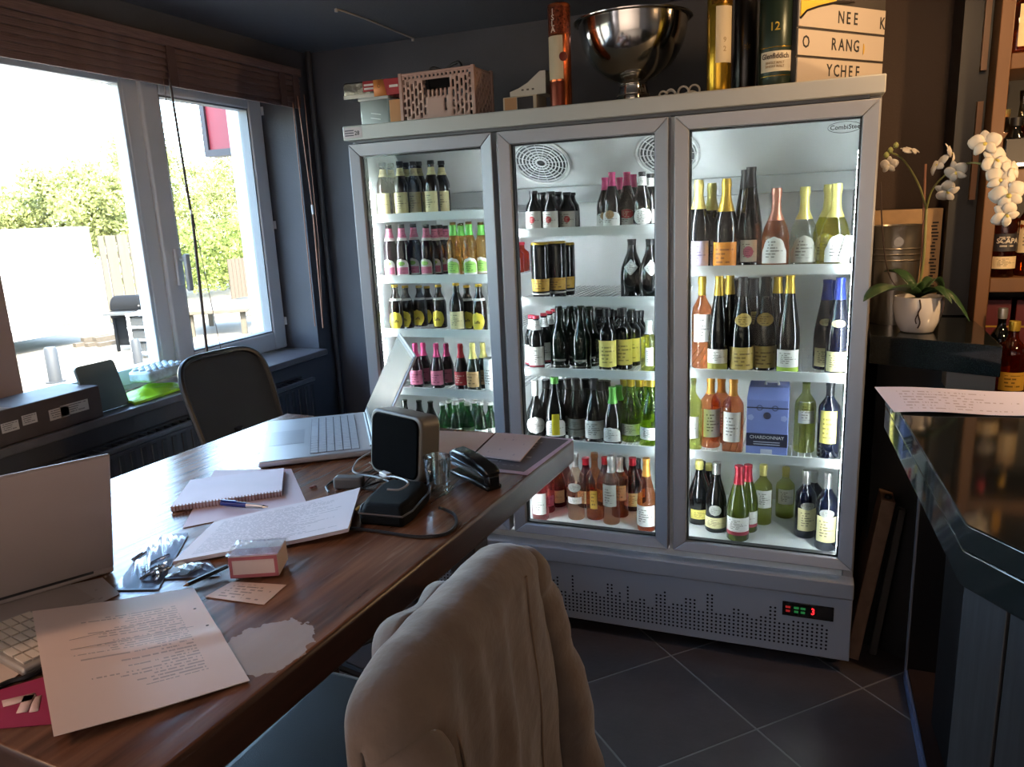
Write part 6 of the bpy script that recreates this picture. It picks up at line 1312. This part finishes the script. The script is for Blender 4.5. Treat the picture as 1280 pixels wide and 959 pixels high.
for a in (-.2, .18):
    for b in (-.21, .21): MB().add([(a-.02, b-.02, 0), (a+.02, b-.02, 0), (a+.02, b+.02, 0), (a-.02, b+.02, 0), (a*.93-.02, b*.93-.02, .675), (a*.93+.02, b*.93-.02, .675), (a*.93+.02, b*.93+.02, .675), (a*.93-.02, b*.93+.02, .675)], [(3, 2, 1, 0), (4, 5, 6, 7), (0, 1, 5, 4), (1, 2, 6, 5), (2, 3, 7, 6), (3, 0, 4, 7)]).build('leg', lg, st, bevel=.003)
for b in (-.2, .2): MB().box(-.18, .16, b-.012, b+.012, .26, .29).build('stretcher', lg, st)
MB().box(-.205, -.18, -.19, .19, .24, .27).build('foot_rest', lg, st)
# ------------------------------------------------------------------ jacket draped over the stool back
suede = mat('tan suede cloth', '#66564a', .85, noise=.16, nscale=14, bump=.4, bscale=26, sheen=.3)
jx, jy0, jy1 = 1.258, -1.515, -2.015      # far and near ends of the ridge
jk = thing('jacket', 'tan suede jacket draped over the back of the bar stool', 'jacket', (jx, -1.75, 0))
JO = Vector((jx, -1.75, 0))
def fold(y, d): 
    return .012*sin(21*y+1.3)*min(1, d*2.2)+.012*sin(43*y+.6+2.2*d)*min(1, d*1.6)+.006*sin(70*y+3*d)*min(1, d)
from mathutils import noise as mnoise
def wr(y, d):
    n1 = mnoise.noise(Vector((y*7, d*2.6, 1.7))); n2 = mnoise.noise(Vector((y*19, d*6, 4.1))); n3 = 1-abs(mnoise.noise(Vector((y*10+2*d, d*4-3*y, 9.3))))*2
    return (.022*n1+.010*n2)*min(1, .25+d*2)+.014*n3*min(1, .35+d)
def jac(u, v):
    e = 2*u-1; yc, yh = (jy0+jy1)/2, (jy1-jy0)/2
    cl = max(.003, 1-abs(e)**9)**.5                      # both layers close up at the two shoulders
    y = yc+yh*e
    zt = 1.142+.006*sin(5*y)-.050*abs(e)**5
    hw = .044*cl
    if v < .16:                                      # inside drop towards the table
        k = v/.16; d = (1-k)*.22; return Vector((jx-hw-(.012*d+.3*fold(y, d)*min(1, 4*d))*cl, yc+yh*e*(1+.05*d), zt-.03-d))
    if v < .34:
        a = pi*(1-(v-.16)/.18); return Vector((jx+hw*cos(a), y, zt-.03+.03*sin(a)*(.3+.7*cl)+.5*wr(y, 0)))
    d = (v-.34)/.66*.86
    spread = 1+.16*d*d*(1 if e < 0 else .15)+.06*d
    bulge = .03*d**.8+.030*d*(1-e*e)
    sh = .022*math.exp(-((e-.62)/.18)**2)*math.exp(-((d-.2)/.16)**2)
    return Vector((jx+hw+(bulge+sh+fold(y, d)+wr(y, d))*(.25+.75*cl), yc+yh*e*spread, zt-.03-d+.5*wr(y, 0)*max(0, 1-8*d)))
g = MB(); g.grid(lambda u, v: jac(u, v)-JO, 84, 64); g.build('jacket_body', suede, jk, ang=180, solid=.008)
def sleeve(label, pts, rad):
    g = MB(); path = smoothpath([Vector(p)-JO for p in pts], 8); n = len(path)
    rr = []
    for i in range(n):
        t_ = i/(n-1); r_ = rad[0]+(rad[1]-rad[0])*t_; r_ *= (1-.55*max(0, 1-t_*7)**2); rr.append(r_+.004*sin(t_*26)+.002*sin(t_*55))
    g.tube(path, rr, 22); o = g.build('sleeve', suede, jk, ang=180); return o
sleeve('', [(1.272, -1.965, 1.065), (1.312, -1.985, .98), (1.345, -1.99, .86), (1.362, -1.985, .70), (1.37, -1.98, .5)], (.056, .052))
sleeve('', [(1.262, -1.565, 1.09), (1.27, -1.525, 1.0), (1.30, -1.49, .84), (1.33, -1.465, .62), (1.35, -1.45, .42)], (.055, .052))
g = MB(); g.tube(smoothpath([jac(.83, .30)-JO, jac(.80, .40)-JO+Vector((.004, 0, 0)), jac(.79, .48)-JO+Vector((.004, 0, 0)), jac(.82, .58)-JO+Vector((.004, 0, 0)), jac(.88, .66)-JO+Vector((.004, 0, 0))]), .0022, 6); g.build('shoulder_seam', mat('dark tan seam', '#7a6452', .9), jk)
g = MB(); g.tube(smoothpath([jac(.24, .34+.66*k/8)-JO+Vector((.004, 0, 0)) for k in range(9)]), .0026, 6); g.build('back_seam', mat('dark tan seam', ''), jk)
def collar(u, v):
    y = -1.66-.24*u; a = pi*v; q = sin(pi*u)**.6
    return Vector((1.216-.006-.044*q*sin(a)*(1+.25*sin(9*u+2*v)), y+.01*sin(5*v), 1.082+.036*q*cos(a)+.008*sin(11*u)*q+.006*mnoise.noise(Vector((y*22, v*3, 2)))))-JO
g = MB(); g.grid(collar, 28, 14); g.build('collar', suede, jk, ang=180, solid=.007)
# ------------------------------------------------------------------ mesh back chair between table and window
oc_ = thing('mesh_chair', 'black mesh back chair between the table and the window', 'chair', (-.10, -.585, 0), radians(-6))
fr_m = mat('black chair frame', '#111214', .35); meshm = mat('charcoal chair mesh', '#2d2f33', .7, bump=.5, bscale=600)
def backpt(u, v):
    w_ = .165+.03*v; y = (u-.5)*2*w_; z = .72+.49*v
    return Vector((.02-.14*v-.035*(1-(2*u-1)**2), y, z))
loop = []
for k in range(64):
    a = 2*pi*k/64; cx_, sx_ = cos(a), sin(a); n_ = 5.0
    u = .5+.5*(abs(cx_)**(2/n_))*(1 if cx_ > 0 else -1); v = .5+.5*(abs(sx_)**(2/n_))*(1 if sx_ > 0 else -1); loop.append(backpt(u, v))
g = MB(); g.tube(loop, .011, 8, closed=True); g.build('back_frame', fr_m, oc_)
def meshf(u, v):
    k = 5.0; X, Y = 2*u-1, 2*v-1; m_ = max(abs(X), abs(Y))
    if m_ > 1e-6:
        s_ = m_/((abs(X)**k+abs(Y)**k)**(1/k)); X, Y = X*s_, Y*s_
    return backpt(.5+.5*X, .5+.5*Y)
g = MB(); g.grid(meshf, 16, 16); g.build('mesh_panel', meshm, oc_, solid=.006)
MB().tube([(-.075, 0, .95), (-.11, 0, .80), (-.06, 0, .66), (.1, 0, .60)], .018, 8).build('back_support', fr_m, oc_)
pad(.0, .46, -.235, .235, .60, .67, 'seat', meshm, oc_, .025)
for s in (-1, 1): MB().tube(smoothpath([(.12, s*.24, .62), (.11, s*.285, .70), (.10, s*.285, .80), (.02, s*.285, .83), (.24, s*.285, .83)]), .011, 8).build('armrest', fr_m, oc_)
MB().cyl((.2, 0, .08), (.2, 0, .60), .025, 14).build('gas_column', mat('dark column', '#2a2b2e', .3, .7), oc_)
for k in range(5):
    a = 2*pi*k/5; e_ = Vector((.2+.27*cos(a), .27*sin(a), .075)); MB().tube([(.2, 0, .10), e_], [.022, .014], 8).build('base_arm', fr_m, oc_)
    MB().cyl(e_+Vector((-.012*sin(a), .012*cos(a), -.046)), e_+Vector((.012*sin(a), -.012*cos(a), -.046)), .028, 12).build('castor', black_plastic, oc_)
